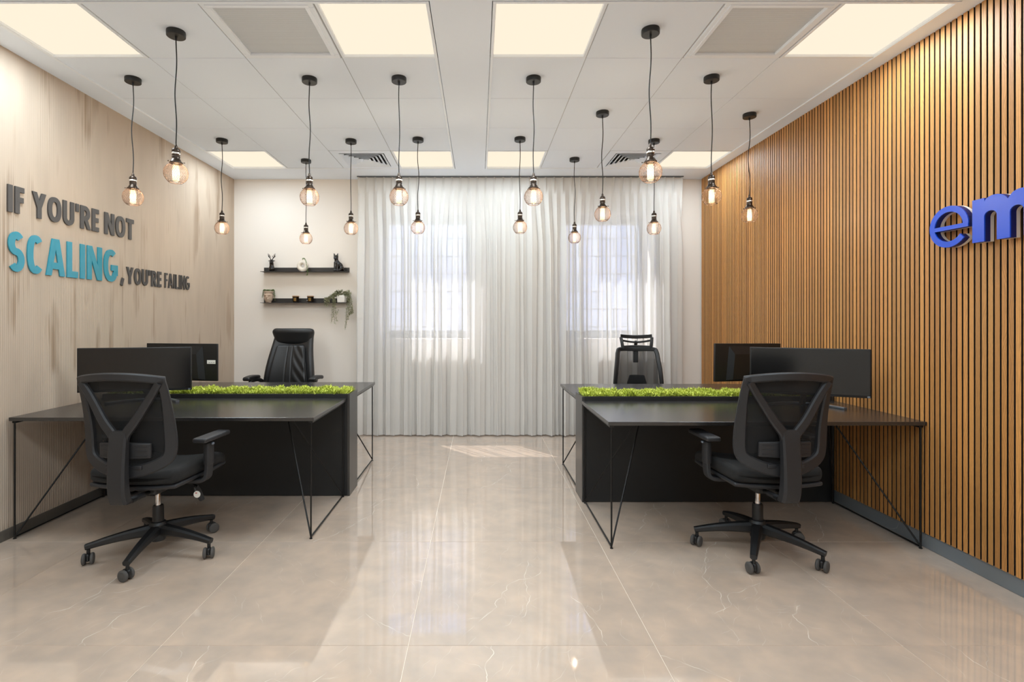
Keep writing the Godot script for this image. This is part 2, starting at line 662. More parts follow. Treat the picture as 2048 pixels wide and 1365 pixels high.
func marble_texture(the_seed: int, size: int, base: Color, vein_color: Color, veins: int) -> ImageTexture:
	var r = RandomNumberGenerator.new()
	r.seed = the_seed
	var small := size / 4
	var cloud := noise_of(0.011, the_seed, 4)
	var streak := noise_of(0.03, the_seed + 1, 3)
	var img := Image.create(small, small, false, Image.FORMAT_RGB8)
	for y in small:
		for x in small:
			var a := cloud.get_noise_2d(x + y * 0.5, y - x * 0.3)
			var b := streak.get_noise_2d(x * 0.35 + y * 1.0, y * 0.3 - x * 0.9)
			var v := 1.0 + a * 0.05 + b * 0.025
			var t := a * 0.012 + b * 0.01
			img.set_pixel(x, y, Color(base.r * v * (1.0 + t), base.g * v, base.b * v * (1.0 - t)))
	img.resize(size, size, Image.INTERPOLATE_CUBIC)
	var main_dir := r.randf_range(0.85, 1.25)
	for k in veins:
		var strong := k < 3
		var p := Vector2(r.randf(), r.randf()) * size
		var dir := main_dir + r.randf_range(-0.45, 0.45) + (PI if r.randf() < 0.5 else 0.0)
		var steps := int(size * (r.randf_range(0.5, 1.1) if strong else r.randf_range(0.08, 0.4)))
		walk_vein(img, r, p, dir, steps, (r.randf_range(0.5, 0.8) if strong else r.randf_range(0.15, 0.45)), (2.2 if strong else 1.5), vein_color, strong)
	return ImageTexture.create_from_image(img)

func walk_vein(img: Image, r: RandomNumberGenerator, p: Vector2, dir: float, steps: int, strength: float, thick: float, c: Color, branches: bool) -> void:
	var size := img.get_width()
	var turn := 0.0
	var home := dir
	for s in steps:
		if s % 14 == 0: turn = r.randf_range(-0.05, 0.05)
		if s % 45 == 0: dir = lerpf(dir, home, 0.6) + r.randf_range(-0.35, 0.35)
		dir += turn * 0.25 + r.randf_range(-0.1, 0.1)
		p += Vector2.from_angle(dir)
		var fade := strength * minf(1.0, minf(s, steps - s) / 60.0) * (0.6 + 0.4 * sin(s * 0.045))
		for y in range(int(p.y) - 3, int(p.y) + 4):
			for x in range(int(p.x) - 3, int(p.x) + 4):
				if x < 0 or y < 0 or x >= size or y >= size: continue
				var d := Vector2(x, y).distance_to(p)
				var a := clampf(1.0 - d / thick, 0.0, 1.0) * fade * 0.75
				if a > 0.01: img.set_pixel(x, y, img.get_pixel(x, y).lerp(c, a))
		if branches and r.randf() < 0.012:
			walk_vein(img, r, p, dir + r.randf_range(-0.9, 0.9), int(steps * r.randf_range(0.08, 0.25)), strength * 0.7, 1.5, c, false)

func make_marble() -> void:
	for k in 3:
		var m := plain("marble_%d" % k, Color.WHITE, 0.045)
		m.albedo_texture = marble_texture(100 + k * 7, 1024, Color(0.758, 0.678, 0.606), Color(0.98, 0.94, 0.88), 44)
		m.metallic_specular = 0.71
		m.clearcoat_enabled = true
		m.clearcoat = 0.8
		m.clearcoat_roughness = 0.03

func make_stone_skirting() -> void:
	var m := plain("skirting_blue", Color.WHITE, 0.35)
	m.albedo_texture = marble_texture(300, 512, Color(0.47, 0.49, 0.505), Color(0.85, 0.86, 0.86), 22)
	m.uv1_triplanar = true
	m.uv1_world_triplanar = true
	var g := plain("skirting_grey", Color.WHITE, 0.35)
	g.albedo_texture = marble_texture(310, 512, Color(0.37, 0.345, 0.315), Color(0.6, 0.58, 0.54), 16)
	g.uv1_triplanar = true
	g.uv1_world_triplanar = true

# ------------------------------------------------------------------ the room
func build_floor() -> void:
	var bed := begin()
	box(bed, Vector3(FLOOR_LEFT - 0.2, -0.12, BACK - 0.25), Vector3(2.85, -0.0015, FRONT + 0.2))
	var fl := structure(part("floor", bed, M.grout))
	fl.set_meta("label", "polished beige marble tile floor with pale joints")
	var x0 := -3.285
	for i in 6:
		for j in 9:
			var tx := x0 + i
			var tz := 2.86 - j
			var lo := Vector2(maxf(tx, FLOOR_LEFT), maxf(tz - 1.0, BACK))
			var hi := Vector2(minf(tx + 1.0, 2.6), minf(tz, FRONT))
			if hi.x - lo.x < 0.02 or hi.y - lo.y < 0.02: continue
			var g := 0.0008
			var st := begin(false)
			var turn := (i * 3 + j * 5 + (i * j) % 3) % 4
			var mirror := (i + j * 2) % 3 == 0
			var place := func(x: float, z: float, y: float) -> void:
				var u := Vector2(x - tx, tz - z)
				if turn >= 2: u = Vector2.ONE - u
				if mirror: u = Vector2(u.x, 1.0 - u.y) if turn % 2 == 0 else Vector2(1.0 - u.x, u.y)
				st.set_uv(u)
				st.add_vertex(Vector3(x, y, z))
			var ring := func(e: float) -> Array:
				return [Vector2(lo.x + e, hi.y - e), Vector2(hi.x - e, hi.y - e), Vector2(hi.x - e, lo.y + e), Vector2(lo.x + e, lo.y + e)]
			var top: Array = ring.call(g + 0.0007)
			var rim: Array = ring.call(g)
			for k in [0, 2, 1, 0, 3, 2]:
				place.call(top[k].x, top[k].y, 0.0)
			for k in 4:
				var k2: int = (k + 1) % 4
				for q in [[rim, k, -0.002], [top, k2, 0.0], [rim, k2, -0.002], [rim, k, -0.002], [top, k, 0.0], [top, k2, 0.0]]:
					var v: Vector2 = q[0][q[1]]
					place.call(v.x, v.y, q[2])
			part("floor_tile", st, M["marble_%d" % ((i * 2 + j) % 3)], fl)

func build_walls() -> void:
	var st := begin()
	box(st, Vector3(FLOOR_LEFT - 0.2, 0.0, BACK - 0.25), Vector3(FLOOR_LEFT, 3.14, FRONT + 0.2))
	structure(part("wall_left", st, M.combed_plaster)).set_meta("label", "beige combed plaster wall with fine upright grooves")
	st = begin()
	box(st, Vector3(FLOOR_LEFT, 0.0, BACK), Vector3(FLOOR_LEFT + 0.008, 0.066, FRONT), 0.002)
	structure(part("baseboard_left", st, M.skirting_grey))
	st = begin()
	box(st, Vector3(FLOOR_LEFT, 0.0, FRONT), Vector3(2.85, 3.14, FRONT + 0.2))
	structure(part("wall_front", st, M.wall_plain))
	# the window wall, with two openings
	st = begin()
	var z0 := BACK - 0.25
	for b in [[-2.83, -1.14, 0.0, 3.14], [-0.07, 0.97, 0.0, 3.14], [1.99, 2.85, 0.0, 3.14], [-1.14, -0.07, 0.0, 1.1], [-1.14, -0.07, 2.565, 3.14], [0.97, 1.99, 0.0, 1.1], [0.97, 1.99, 2.565, 3.14]]:
		box(st, Vector3(b[0], b[2], z0), Vector3(b[1], b[3], BACK))
	structure(part("wall_back", st, M.plaster_white)).set_meta("label", "white plaster window wall behind the curtain")

func build_slat_wall() -> void:
	var st := begin()
	box(st, Vector3(2.602, 0.0, BACK - 0.25), Vector3(2.85, 3.14, FRONT + 0.2))
	var wall := structure(part("wall_right", st, M.wall_plain))
	wall.set_meta("label", "wall of upright oak slats on black felt")
	st = begin()
	box(st, Vector3(2.588, 0.09, BACK), Vector3(2.602, CEIL, 1.2))
	part("felt_backing", st, M.felt_black, wall)
	st = begin()
	box(st, Vector3(2.585, 0.0, BACK), Vector3(2.602, 0.092, FRONT), 0.002)
	structure(part("baseboard_right", st, M.skirting_blue))
	# one slat: wood on the face, dark sides
	var w := 0.0252
	var c := 0.0009
	var y0 := 0.088
	var face := begin(false)
	quad(face, Vector3(0, y0, 0.5 * w - c), Vector3(0, CEIL, 0.5 * w - c), Vector3(0, CEIL, -0.5 * w + c), Vector3(0, y0, -0.5 * w + c))
	for s: float in [-1.0, 1.0]:
		quad(face, Vector3(c, y0, s * 0.5 * w), Vector3(c, CEIL, s * 0.5 * w), Vector3(0, CEIL, s * (0.5 * w - c)), Vector3(0, y0, s * (0.5 * w - c)))
	var mesh := done(face)
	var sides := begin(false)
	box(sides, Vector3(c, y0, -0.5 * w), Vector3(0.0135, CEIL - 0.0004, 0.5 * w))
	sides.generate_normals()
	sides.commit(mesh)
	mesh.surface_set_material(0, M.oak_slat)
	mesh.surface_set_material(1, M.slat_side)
	var first := int(ceil((BACK + 0.014) / PITCH))
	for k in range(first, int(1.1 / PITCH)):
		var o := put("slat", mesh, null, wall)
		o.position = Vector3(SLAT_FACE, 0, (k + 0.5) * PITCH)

func build_ceiling() -> void:
	var st := begin()
	box(st, Vector3(FLOOR_LEFT, 3.03, BACK), Vector3(2.602, 3.14, FRONT))
	var c := structure(part("ceiling", st, M.duct_dark))
	c.set_meta("label", "white suspended tile ceiling in two fields either side of a plaster strip")
	var strips := begin()
	var put_strip := func(ax: float, bx: float, az: float, bz: float) -> void:
		box(strips, Vector3(ax, CEIL, az), Vector3(bx, 3.03, bz))
	var zf: Array[float] = [FRONT, 2.106, 1.506, -0.294, -0.894, -2.694]
	put_strip.call(FLOOR_LEFT, 2.602, zf[1], zf[0])
	put_strip.call(FLOOR_LEFT, 2.602, zf[3], zf[2])
	put_strip.call(FLOOR_LEFT, 2.602, zf[5], zf[4])
	put_strip.call(FLOOR_LEFT, 2.602, BACK, ROWS[5])
	for z in [[zf[2], zf[1]], [zf[4], zf[3]]]:
		for x in [[FLOOR_LEFT, -2.65], [-2.05, -0.85], [-0.25, 0.07], [0.67, 1.87], [2.47, 2.602]]:
			put_strip.call(x[0], x[1], z[0], z[1])
	for x in [[FLOOR_LEFT, -2.65], [-0.25, 0.07], [2.47, 2.602]]:
		put_strip.call(x[0], x[1], ROWS[5], ROWS[0])
	part("plaster_border", strips, M.ceiling_white, c)
	for cols: Array[float] in [COLS_LEFT, COLS_RIGHT]:
		var bars := begin()
		for k in range(1, 4):
			box(bars, Vector3(cols[k] - 0.01, CEIL + 0.0085, ROWS[5]), Vector3(cols[k] + 0.01, CEIL + 0.03, ROWS[0]))
		for k in range(1, 5):
			box(bars, Vector3(cols[0], CEIL + 0.009, ROWS[k] - 0.01), Vector3(cols[4], CEIL + 0.03, ROWS[k] + 0.01))
		part("grid_bar", bars, M.grid_grey, c)
		var trim := begin()
		var lo := Vector2(cols[0], ROWS[5])
		var hi := Vector2(cols[4], ROWS[0])
		var t := 0.02
		box(trim, Vector3(lo.x + 0.004, CEIL - 0.004, lo.y + 0.004), Vector3(lo.x + t, CEIL + 0.012, hi.y - 0.004), 0.0015)
		box(trim, Vector3(hi.x - t, CEIL - 0.004, lo.y + 0.004), Vector3(hi.x - 0.004, CEIL + 0.012, hi.y - 0.004), 0.0015)
		box(trim, Vector3(lo.x + t, CEIL - 0.004, lo.y + 0.004), Vector3(hi.x - t, CEIL + 0.012, lo.y + t), 0.0015)
		box(trim, Vector3(lo.x + t, CEIL - 0.004, hi.y - t), Vector3(hi.x - t, CEIL + 0.012, hi.y - 0.004), 0.0015)
		part("edge_trim", trim, M.trim_white, c)
		for i in 5:
			for j in 4:
				if (i == 0 or i == 4) and j != 1: continue
				var tile := begin()
				var g := 0.0022
				box(tile, Vector3(cols[j] + g, CEIL + 0.005, ROWS[i + 1] + g), Vector3(cols[j + 1] - g, CEIL + 0.019, ROWS[i] - g), 0.0015)
				part("ceiling_tile", tile, M.tile_white, c)

func build_windows() -> void:
	var n := 1
	for x in [[-1.14, -0.07], [0.97, 1.99]]:
		var w := Node3D.new()
		w.name = "window_%d" % n
		n += 1
		add_child(w, true)
		structure(w)
		w.position = Vector3((x[0] + x[1]) / 2, 1.1, BACK - 0.22)
		var hw: float = (x[1] - x[0]) / 2
		var hgt := 1.465
		var st := begin()
		box(st, Vector3(-hw, 0.0, -0.03), Vector3(-hw + 0.07, hgt, 0.03), 0.004)
		box(st, Vector3(hw - 0.07, 0.0, -0.03), Vector3(hw, hgt, 0.03), 0.004)
		box(st, Vector3(-hw + 0.07, hgt - 0.11, -0.03), Vector3(hw - 0.07, hgt, 0.03), 0.004)
		part("window_frame", st, M.window_frame, w)
		st = begin()
		box(st, Vector3(-hw + 0.07, 0.0, -0.03), Vector3(hw - 0.07, 0.095, 0.035), 0.004)
		part("bottom_rail", st, M.window_dark, w)
		st = begin()
		box(st, Vector3(-hw + 0.06, 0.09, -0.004), Vector3(hw - 0.06, hgt - 0.1, 0.004))
		part("pane", st, M.glass_pane, w)

func build_outside() -> void:
	var st := begin()
	box(st, Vector3(-7, -0.5, -12.0), Vector3(8, -0.3, BACK - 0.26))
	structure(part("ground_outside", st, M.paving))
	st = begin()
	box(st, Vector3(-3.4, -0.3, -9.6), Vector3(4.4, 3.7, -9.02))
	var wall := structure(part("wall_outside", st, M.mortar))
	wall.set_meta("label", "pale stone block wall across the yard, seen through the curtain")
	var meshes: Array[ArrayMesh] = []
	for k in 4:
		var b := begin()
		cbox(b, Vector3.ZERO, Vector3(0.588, 0.288, 0.08 + 0.012 * k), 0.012)
		meshes.append(done(b))
	for row in 13:
		for col in 13:
			var x := -3.1 + col * 0.6 - (0.3 if row % 2 else 0.0)
			if x > 4.1: continue
			var k := rng.randi() % 4
			var o := put("stone_block", meshes[k], M.stone_pale if rng.randf() < 0.6 else M.stone_warm, wall)
			o.position = Vector3(x, -0.15 + row * 0.3, -9.02)

# ------------------------------------------------------------------ curtain
func curtain_point(u: float, v: float, back := 0.0) -> Vector3:   # u along the curtain 0..1, v from the hem 0 to the rail 1
	var x0 := -1.365
	var x1 := 2.31
	var folds := 38.0
	var t := u * folds
	var low := 1.0 - smoothstep(0.72, 1.0, v)
	var drift := sin(t * 0.71 + 1.3) * 0.5 + sin(t * 0.37 + 4.0) * 0.6
	var ph := t + low * 0.32 * drift + low * low * 0.12 * sin(t * 1.9 + v * 2.0)
	var amp := lerpf(0.015, 0.036, low) * (1.0 + 0.3 * sin(t * 0.53 + 2.0) * low)
	var s := sin(TAU * ph)
	var z := amp * (lerpf(1.0, 0.8, low) * s + 0.2 * sin(2 * TAU * ph + 0.6) * low + 0.6 * low * sin(PI * ph + 1.1 + 0.8 * sin(t * 0.23)))
	var over := 0.019 * low * sin(2.0 * TAU * ph)
	if v > 0.93:   # pinched heading: flat between sharp creases
		var f := ph - floorf(ph)
		var pinch := pow(absf(2.0 * f - 1.0), 6.0)
		z = lerpf(z, -0.012 + pinch * 0.03, smoothstep(0.93, 0.965, v))
	var x := lerpf(x0, x1, u) + over
	var flare := (1.0 - v) * 0.02 * (2.0 * u - 1.0)
	return Vector3(x + flare, lerpf(0.012, 2.938, v), BACK + 0.125 + z + back)

func build_curtain() -> void:
	var t := thing("curtain", "long sheer off-white pleated curtain drawn across both windows", "curtain", Vector3.ZERO)
	var us := 38 * 18
	var strip := func(v0: float, v1: float, nv: int, back: float) -> SurfaceTool:
		var st := begin()
		var g: Array = []
		for i in us + 1:
			var row: Array[Vector3] = []
			for j in nv + 1:
				row.append(curtain_point(float(i) / us, lerpf(v0, v1, float(j) / nv), back))
			g.append(row)
		net(st, g)
		return st
	part("fabric", strip.call(0.0, 1.0, 44, 0.0), M.curtain_cloth, t)
	part("hem", strip.call(0.002, 0.045, 2, -0.003), M.curtain_hem, t)
	part("heading_tape", strip.call(0.966, 0.999, 2, -0.003), M.curtain_hem, t)
	var st := begin()
	box(st, Vector3(-1.375, 2.938, BACK + 0.1), Vector3(2.32, CEIL, BACK + 0.15), 0.002)
	part("curtain_rail", st, M.window_dark, t)

# ------------------------------------------------------------------ ceiling fittings
func build_ceiling_fittings() -> void:
	var st := begin()
	for s: float in [-1.0, 1.0]:
		box(st, Vector3(-0.296, 0.001, s * 0.287 - 0.009), Vector3(0.296, 0.045, s * 0.287 + 0.009), 0.002)
		box(st, Vector3(s * 0.287 - 0.009, 0.001, -0.278), Vector3(s * 0.287 + 0.009, 0.045, 0.278), 0.002)
	var frame := done(st)
	st = begin()
	box(st, Vector3(-0.2785, 0.018, -0.2785), Vector3(0.2785, 0.024, 0.2785))
	var diffuser := done(st)
	st = begin()
	box(st, Vector3(-0.29, 0.045, -0.29), Vector3(0.29, 0.07, 0.29), 0.003)
	var tray := done(st)
	var labels := [
		"lit square ceiling panel at the near left corner over the wall lettering",
		"lit square ceiling panel between the left return grille and the plaster strip, near row",
		"lit square ceiling panel just right of the plaster strip, near row",
		"lit square ceiling panel between the right return grille and the slat wall",
		"lit square ceiling panel in the far row at the left wall corner",
		"lit square ceiling panel in the far row between left air diffuser and plaster strip",
		"lit square ceiling panel in the far row just right of the plaster strip",
		"lit square ceiling panel in the far row next to the slat wall",
	]
	var at := light_panels()
	for k in at.size():
		var label: String = labels[k] if k < 8 else "unseen lit ceiling panel added for room light, %s row %s" % [["third", "fourth"][(k - 8) / 4], ["by the plaster wall", "left of the plaster strip", "right of the plaster strip", "by the slat wall"][k % 4]]
		var t := thing("ceiling_light", label, "ceiling light", Vector3(at[k].x, CEIL, at[k].y), 0.0, "square ceiling light panels")
		put("frame", frame, M.trim_white, t)
		put("diffuser", diffuser, M.panel_glow, t)
		put("tray", tray, M.trim_white, t)
	# return air grilles
	for k in 2:
		var cx: float = [-1.15, 1.57][k]
		var g := thing("air_grille", ["louvred square air grille in the left ceiling field, near row", "louvred square air grille in the right ceiling field, near row"][k], "air vent", Vector3(cx, CEIL, -2.994), 0.0, "return air grilles")
		st = begin()
		var a := 0.294
		var b := 0.243
		for s: float in [-1.0, 1.0]:
			box(st, Vector3(-a, 0.0, minf(s * a, s * b)), Vector3(a, 0.02, maxf(s * a, s * b)), 0.003)
			box(st, Vector3(minf(s * a, s * b), 0.0, -b), Vector3(maxf(s * a, s * b), 0.02, b), 0.003)
			box(st, Vector3(-0.268, -0.005, minf(s * 0.268, s * 0.246)), Vector3(0.268, 0.002, maxf(s * 0.268, s * 0.246)), 0.002)
			box(st, Vector3(minf(s * 0.268, s * 0.246), -0.005, -0.246), Vector3(maxf(s * 0.268, s * 0.246), 0.002, 0.246), 0.002)
		part("frame", st, M.trim_white, g)
		st = begin()
		box(st, Vector3(-0.243, 0.05, -0.243), Vector3(0.243, 0.06, 0.243))
		part("filter", st, M.duct_dark, g)
		st = begin()
		X = Transform3D(Basis(Vector3.RIGHT, -0.12), Vector3.ZERO)
		cbox(st, Vector3.ZERO, Vector3(0.486, 0.0016, 0.0152), 0.0004)
		X = Transform3D.IDENTITY
		var louver := done(st)
		for i in 26:
			var o := put("louver", louver, M.louver_grey, g)
			o.position = Vector3(0, 0.011, -0.234 + i * 0.0187)
	# four-way supply diffusers
	for k in 2:
		var cx: float = [-1.15, 1.57][k]
		var g := thing("ceiling_diffuser", ["square stepped air diffuser in the left ceiling field, far row", "square stepped air diffuser in the right ceiling field, far row"][k], "air vent", Vector3(cx, CEIL, -5.394), 0.0, "four-way ceiling diffusers")
		st = begin()
		var a := 0.294
		var b := 0.222
		for s: float in [-1.0, 1.0]:
			box(st, Vector3(-a, 0.002, minf(s * a, s * b)), Vector3(a, 0.018, maxf(s * a, s * b)), 0.002)
			box(st, Vector3(minf(s * a, s * b), 0.002, -b), Vector3(maxf(s * a, s * b), 0.018, b), 0.002)
		part("plate", st, M.tile_white, g)
		st = begin()
		box(st, Vector3(-b, 0.06, -b), Vector3(b, 0.07, b))
		part("plenum", st, M.felt_black, g)
		for r: float in [0.218, 0.178, 0.138, 0.098, 0.058]:
			st = begin(false)
			var corners: Array = []
			for q in [[r, -0.004], [r - 0.03, 0.016], [r - 0.03, 0.0185], [r, -0.001]]:
				corners.append([Vector3(-q[0], q[1], -q[0]), Vector3(q[0], q[1], -q[0]), Vector3(q[0], q[1], q[0]), Vector3(-q[0], q[1], q[0])])
			st.set_smooth_group(-1)
			for m in 4:
				for e in 4:
					quad(st, corners[m][e], corners[m][(e + 1) % 4], corners[(m + 1) % 4][(e + 1) % 4], corners[(m + 1) % 4][e])
			part("vane", st, M.tile_white, g)
		st = begin()
		box(st, Vector3(-0.022, 0.0, -0.022), Vector3(0.022, 0.004, 0.022), 0.001)
		part("centre_plate", st, M.tile_white, g)

# ------------------------------------------------------------------ desks and planters
const DESK_TOP := 0.734

func desk(x0: float, x1: float, z_near: float, z_far: float, label: String) -> void:   # depths as distances from the camera
	var cx := (x0 + x1) / 2
	var cz := -(z_near + z_far) / 2
	var t := thing("desk", label, "desk", Vector3(cx, 0, cz), 0.0, "black office desks on rod legs")
	var hx := (x1 - x0) / 2
	var hz := (z_far - z_near) / 2
	var st := begin()
	box(st, Vector3(-hx, DESK_TOP - 0.022, -hz), Vector3(hx, DESK_TOP, hz), 0.0015)
	part("tabletop", st, M.desk_black, t)
	var r := 0.0052
	var top := DESK_TOP - 0.022
	for s: float in [-1.0, 1.0]:
		st = begin()
		var x := s * (hx - 0.022)
		var za := hz - 0.018
		var zb := -hz + 0.018
		for z: float in [za, zb]:
			tube(st, [Vector3(x, 0.004, z), Vector3(x, top, z)], r, 8)
			tube(st, [Vector3(x, 0.012, z), Vector3(x - s * 0.285, top - 0.004, (za + zb) / 2)], r, 8)
			lathe(st, [Vector2(0, 0), Vector2(0.009, 0.0005), Vector2(0.009, 0.004), Vector2(0, 0.0045)], 12, Vector3(x, 0, z))
		tube(st, [Vector3(x, 0.011, za), Vector3(x, 0.011, zb)], r, 8)
		part("leg_frame", st, M.rod_black, t)
	st = begin()
	for s: float in [-1.0, 1.0]:
		box(st, Vector3(s * (hx - 0.022) - 0.012, top - 0.014, -hz + 0.012), Vector3(s * (hx - 0.022) + 0.012, top, hz - 0.012), 0.002)
	box(st, Vector3(-hx + 0.3, top - 0.03, -0.02), Vector3(hx - 0.3, top, 0.02), 0.002)
	part("support_bar", st, M.rod_black, t)

func planter(x0: float, x1: float, z_near: float, z_far: float, label: String, moss_label: String) -> void:
	var t := thing("planter_box", label, "planter", Vector3((x0 + x1) / 2, 0, -(z_near + z_far) / 2), 0.0, "black planter screens between the desks")
	var hx := (x1 - x0) / 2
	var hz := (z_far - z_near) / 2
	var h := 0.764
	var w := 0.018
	for q in [["front_panel", hz - w, hz], ["back_panel", -hz, -hz + w]]:
		var st := begin()
		box(st, Vector3(-hx + w, 0.004, q[1]), Vector3(hx - w, h, q[2]), 0.0012)
		part(q[0], st, M.panel_black, t)
	for s: float in [-1.0, 1.0]:
		var st := begin()
		box(st, Vector3(minf(s * hx, s * (hx - w)), 0.0, -hz), Vector3(maxf(s * hx, s * (hx - w)), h, hz), 0.0012)
		part("end_panel", st, M.end_black, t)
	var tray := begin()
	box(tray, Vector3(-hx + w, 0.70, -hz + w), Vector3(hx - w, 0.745, hz - w))
	part("soil_tray", tray, M.soil, t)
	# the moss: thousands of small upright leaves
	var blade := begin(false)
	blade.set_color(Color.WHITE)
	for k in 3:
		var a := TAU * k / 3 + 0.3
		var d := Vector3(cos(a), 0, sin(a))
		var n := Vector3(-sin(a), 0, cos(a)) * 0.0038
		var m := d * 0.006 + Vector3(0, 0.014, 0)
		var tip := d * (0.014 + 0.004 * k) + Vector3(0, 0.029 - 0.004 * k, 0)
		tri(blade, -n * 0.3, m - n, m + n)
		tri(blade, m - n, tip, m + n)
		tri(blade, -n * 0.3, m + n, n * 0.3)
	var mm := MultiMesh.new()
	mm.transform_format = MultiMesh.TRANSFORM_3D
	mm.use_colors = true
	mm.mesh = done(blade)
	var count := 12000
	mm.instance_count = count
	var bumps := noise_of(9.0, int(x0 * 100), 2)
	for i in count:
		var x := rng.randf_range(-hx + w + 0.008, hx - w - 0.008)
		var z := rng.randf_range(-hz + w + 0.008, hz - w - 0.008)
		var lift := bumps.get_noise_2d(x, z)
		var b := Basis(Vector3.UP, rng.randf() * TAU) * Basis(Vector3.RIGHT, rng.randf_range(-0.6, 0.6))
		b = b.scaled(Vector3.ONE * rng.randf_range(0.75, 1.35) * (1.0 + lift * 0.4))
		mm.set_instance_transform(i, Transform3D(b, Vector3(x, 0.744 + rng.randf_range(0.0, 0.022) + lift * 0.012, z)))
		var c := Color(0.40, 0.48, 0.04).lerp(Color(0.80, 0.86, 0.17), rng.randf()) * rng.randf_range(0.75, 1.1)
		mm.set_instance_color(i, c)
	var o := MultiMeshInstance3D.new()
	o.name = numbered("moss_bed")
	o.multimesh = mm
	o.material_override = M.moss_green
	o.position = t.position
	add_child(o, true)
	tag(o, moss_label, "moss", "moss beds in the planters", "stuff")

func build_desks() -> void:
	desk(-2.815, -0.987, 3.165, 3.952, "matt black desk at the left front, with the task chair pulled up to it")
	desk(-2.815, -0.972, 4.207, 4.965, "matt black desk at the left rear, in front of the leather executive chair")
	desk(0.745, 2.572, 3.03, 3.817, "matt black desk at the right front, with the task chair beside the slat wall")
	desk(0.748, 2.572, 4.072, 4.83, "matt black desk at the right rear, in front of the headrest mesh chair")
	planter(-2.815, -0.964, 3.954, 4.205, "black planter screen between the two left desks", "bright green moss filling the left planter between the desks")
	planter(0.748, 2.572, 3.819, 4.07, "black planter screen between the two right desks", "bright green moss filling the right planter between the desks")

# ------------------------------------------------------------------ monitors
func monitor(at: Vector3, turn: float, w: float, bottom: float, top: float, foot: float, label: String, roll := 0.0) -> Node3D:   # origin on the desk under the screen, the screen looks along its +z
	var t := thing("monitor", label, "monitor", at, turn, "wide flat monitors")
	var h := top - bottom
	var cy := (top + bottom) / 2
	var tilt := Transform3D(Basis(Vector3.BACK, roll), Vector3(0, cy, 0))
	X = tilt
	var st := begin()
	round_box(st, Vector3(w, h, 0.02), 0.004, null, 2, 2)
	var shell := part("shell", st, M.monitor_shell, t)
	st = begin()
	var b0: Array = [Vector3(-0.30 * w, 0.44 * h, -0.009), Vector3(0.30 * w, 0.44 * h, -0.009), Vector3(0.34 * w, -0.47 * h, -0.009), Vector3(-0.34 * w, -0.47 * h, -0.009)]
	var b1: Array = [Vector3(-0.24 * w, 0.22 * h, -0.036), Vector3(0.24 * w, 0.22 * h, -0.036), Vector3(0.27 * w, -0.44 * h, -0.036), Vector3(-0.27 * w, -0.44 * h, -0.036)]
	st.set_smooth_group(-1)
	for k in 4:
		quad(st, b0[k], b0[(k + 1) % 4], b1[(k + 1) % 4], b1[k])
	quad(st, b1[0], b1[1], b1[2], b1[3])
	part("back_cover", st, M.monitor_shell, t)
	st = begin()
	box(st, Vector3(-w / 2 + 0.007, -h / 2 + 0.016, 0.0085), Vector3(w / 2 - 0.007, h / 2 - 0.007, 0.0106))
	part("screen", st, M.screen, t)
	st = begin()
	box(st, Vector3(w / 2 - 0.019, -h / 2 + 0.002, 0.0095), Vector3(w / 2 - 0.005, -h / 2 + 0.013, 0.0112))
	part("badge", st, M.stand_metal, shell)
	X = Transform3D.IDENTITY
	st = begin()
	tube(st, [Vector3(0, 0.008, -foot + 0.03), Vector3(0, 0.05, -foot + 0.034), Vector3(0, bottom + 0.03, -0.055), Vector3(0, bottom + 0.07, -0.03)], [0.02, 0.017, 0.017, 0.02], 12)
	part("stand_column", st, M.monitor_shell, t)
	st = begin()
	var arc: Array = []
	var wide: Array = []
	for k in 13:
		var a := lerpf(-1.0, 1.0, k / 12.0)
		arc.append(Vector3(a * 0.225, 0.007, -foot + (foot - 0.11) * a * a))
		wide.append(lerpf(0.026, 0.012, absf(a)))
	sweep(st, arc, Vector3.UP, wide, 0.007, false, 0.3)
	part("stand_foot", st, M.stand_metal, t)
	return t

func build_monitors() -> void:
	var y := DESK_TOP
	# ends measured as (x, distance): the screen's own left and right as seen by its user
	monitor(Vector3(-2.334, y, -3.60), atan2(0.16, 0.672), 0.692, 0.099, 0.397, 0.28, "wide monitor with dark screen on the left front desk, behind the task chair")
	var back_left := monitor(Vector3(-2.475, y, -4.415), PI + atan2(-0.11, 0.64), 0.66, 0.08, 0.388, 0.16, "wide monitor seen from behind on the left rear desk, white sticker on its back")
	var st := begin()
	box(st, Vector3(-0.316, 0.222, -0.0115), Vector3(-0.238, 0.253, -0.0095), 0.001)
	var sticker := part("sticker", st, M.sticker_white, back_left)
	st = begin()
	for k in 3:
		box(st, Vector3(-0.307 + k * 0.02, 0.232, -0.0119), Vector3(-0.294 + k * 0.02, 0.2345, -0.0114))
	part("sticker_print", st, M.plastic_dark, sticker)
	monitor(Vector3(2.138, y, -3.43), atan2(-0.27, 0.60), 0.67, 0.096, 0.402, 0.27, "wide monitor with dark screen on the right front desk, before the slat wall")
	monitor(Vector3(2.205, y, -4.33), PI + atan2(0.17, 0.60), 0.65, 0.085, 0.392, 0.16, "wide monitor seen from behind on the right rear desk, partly hidden by the front monitor", 0.012)

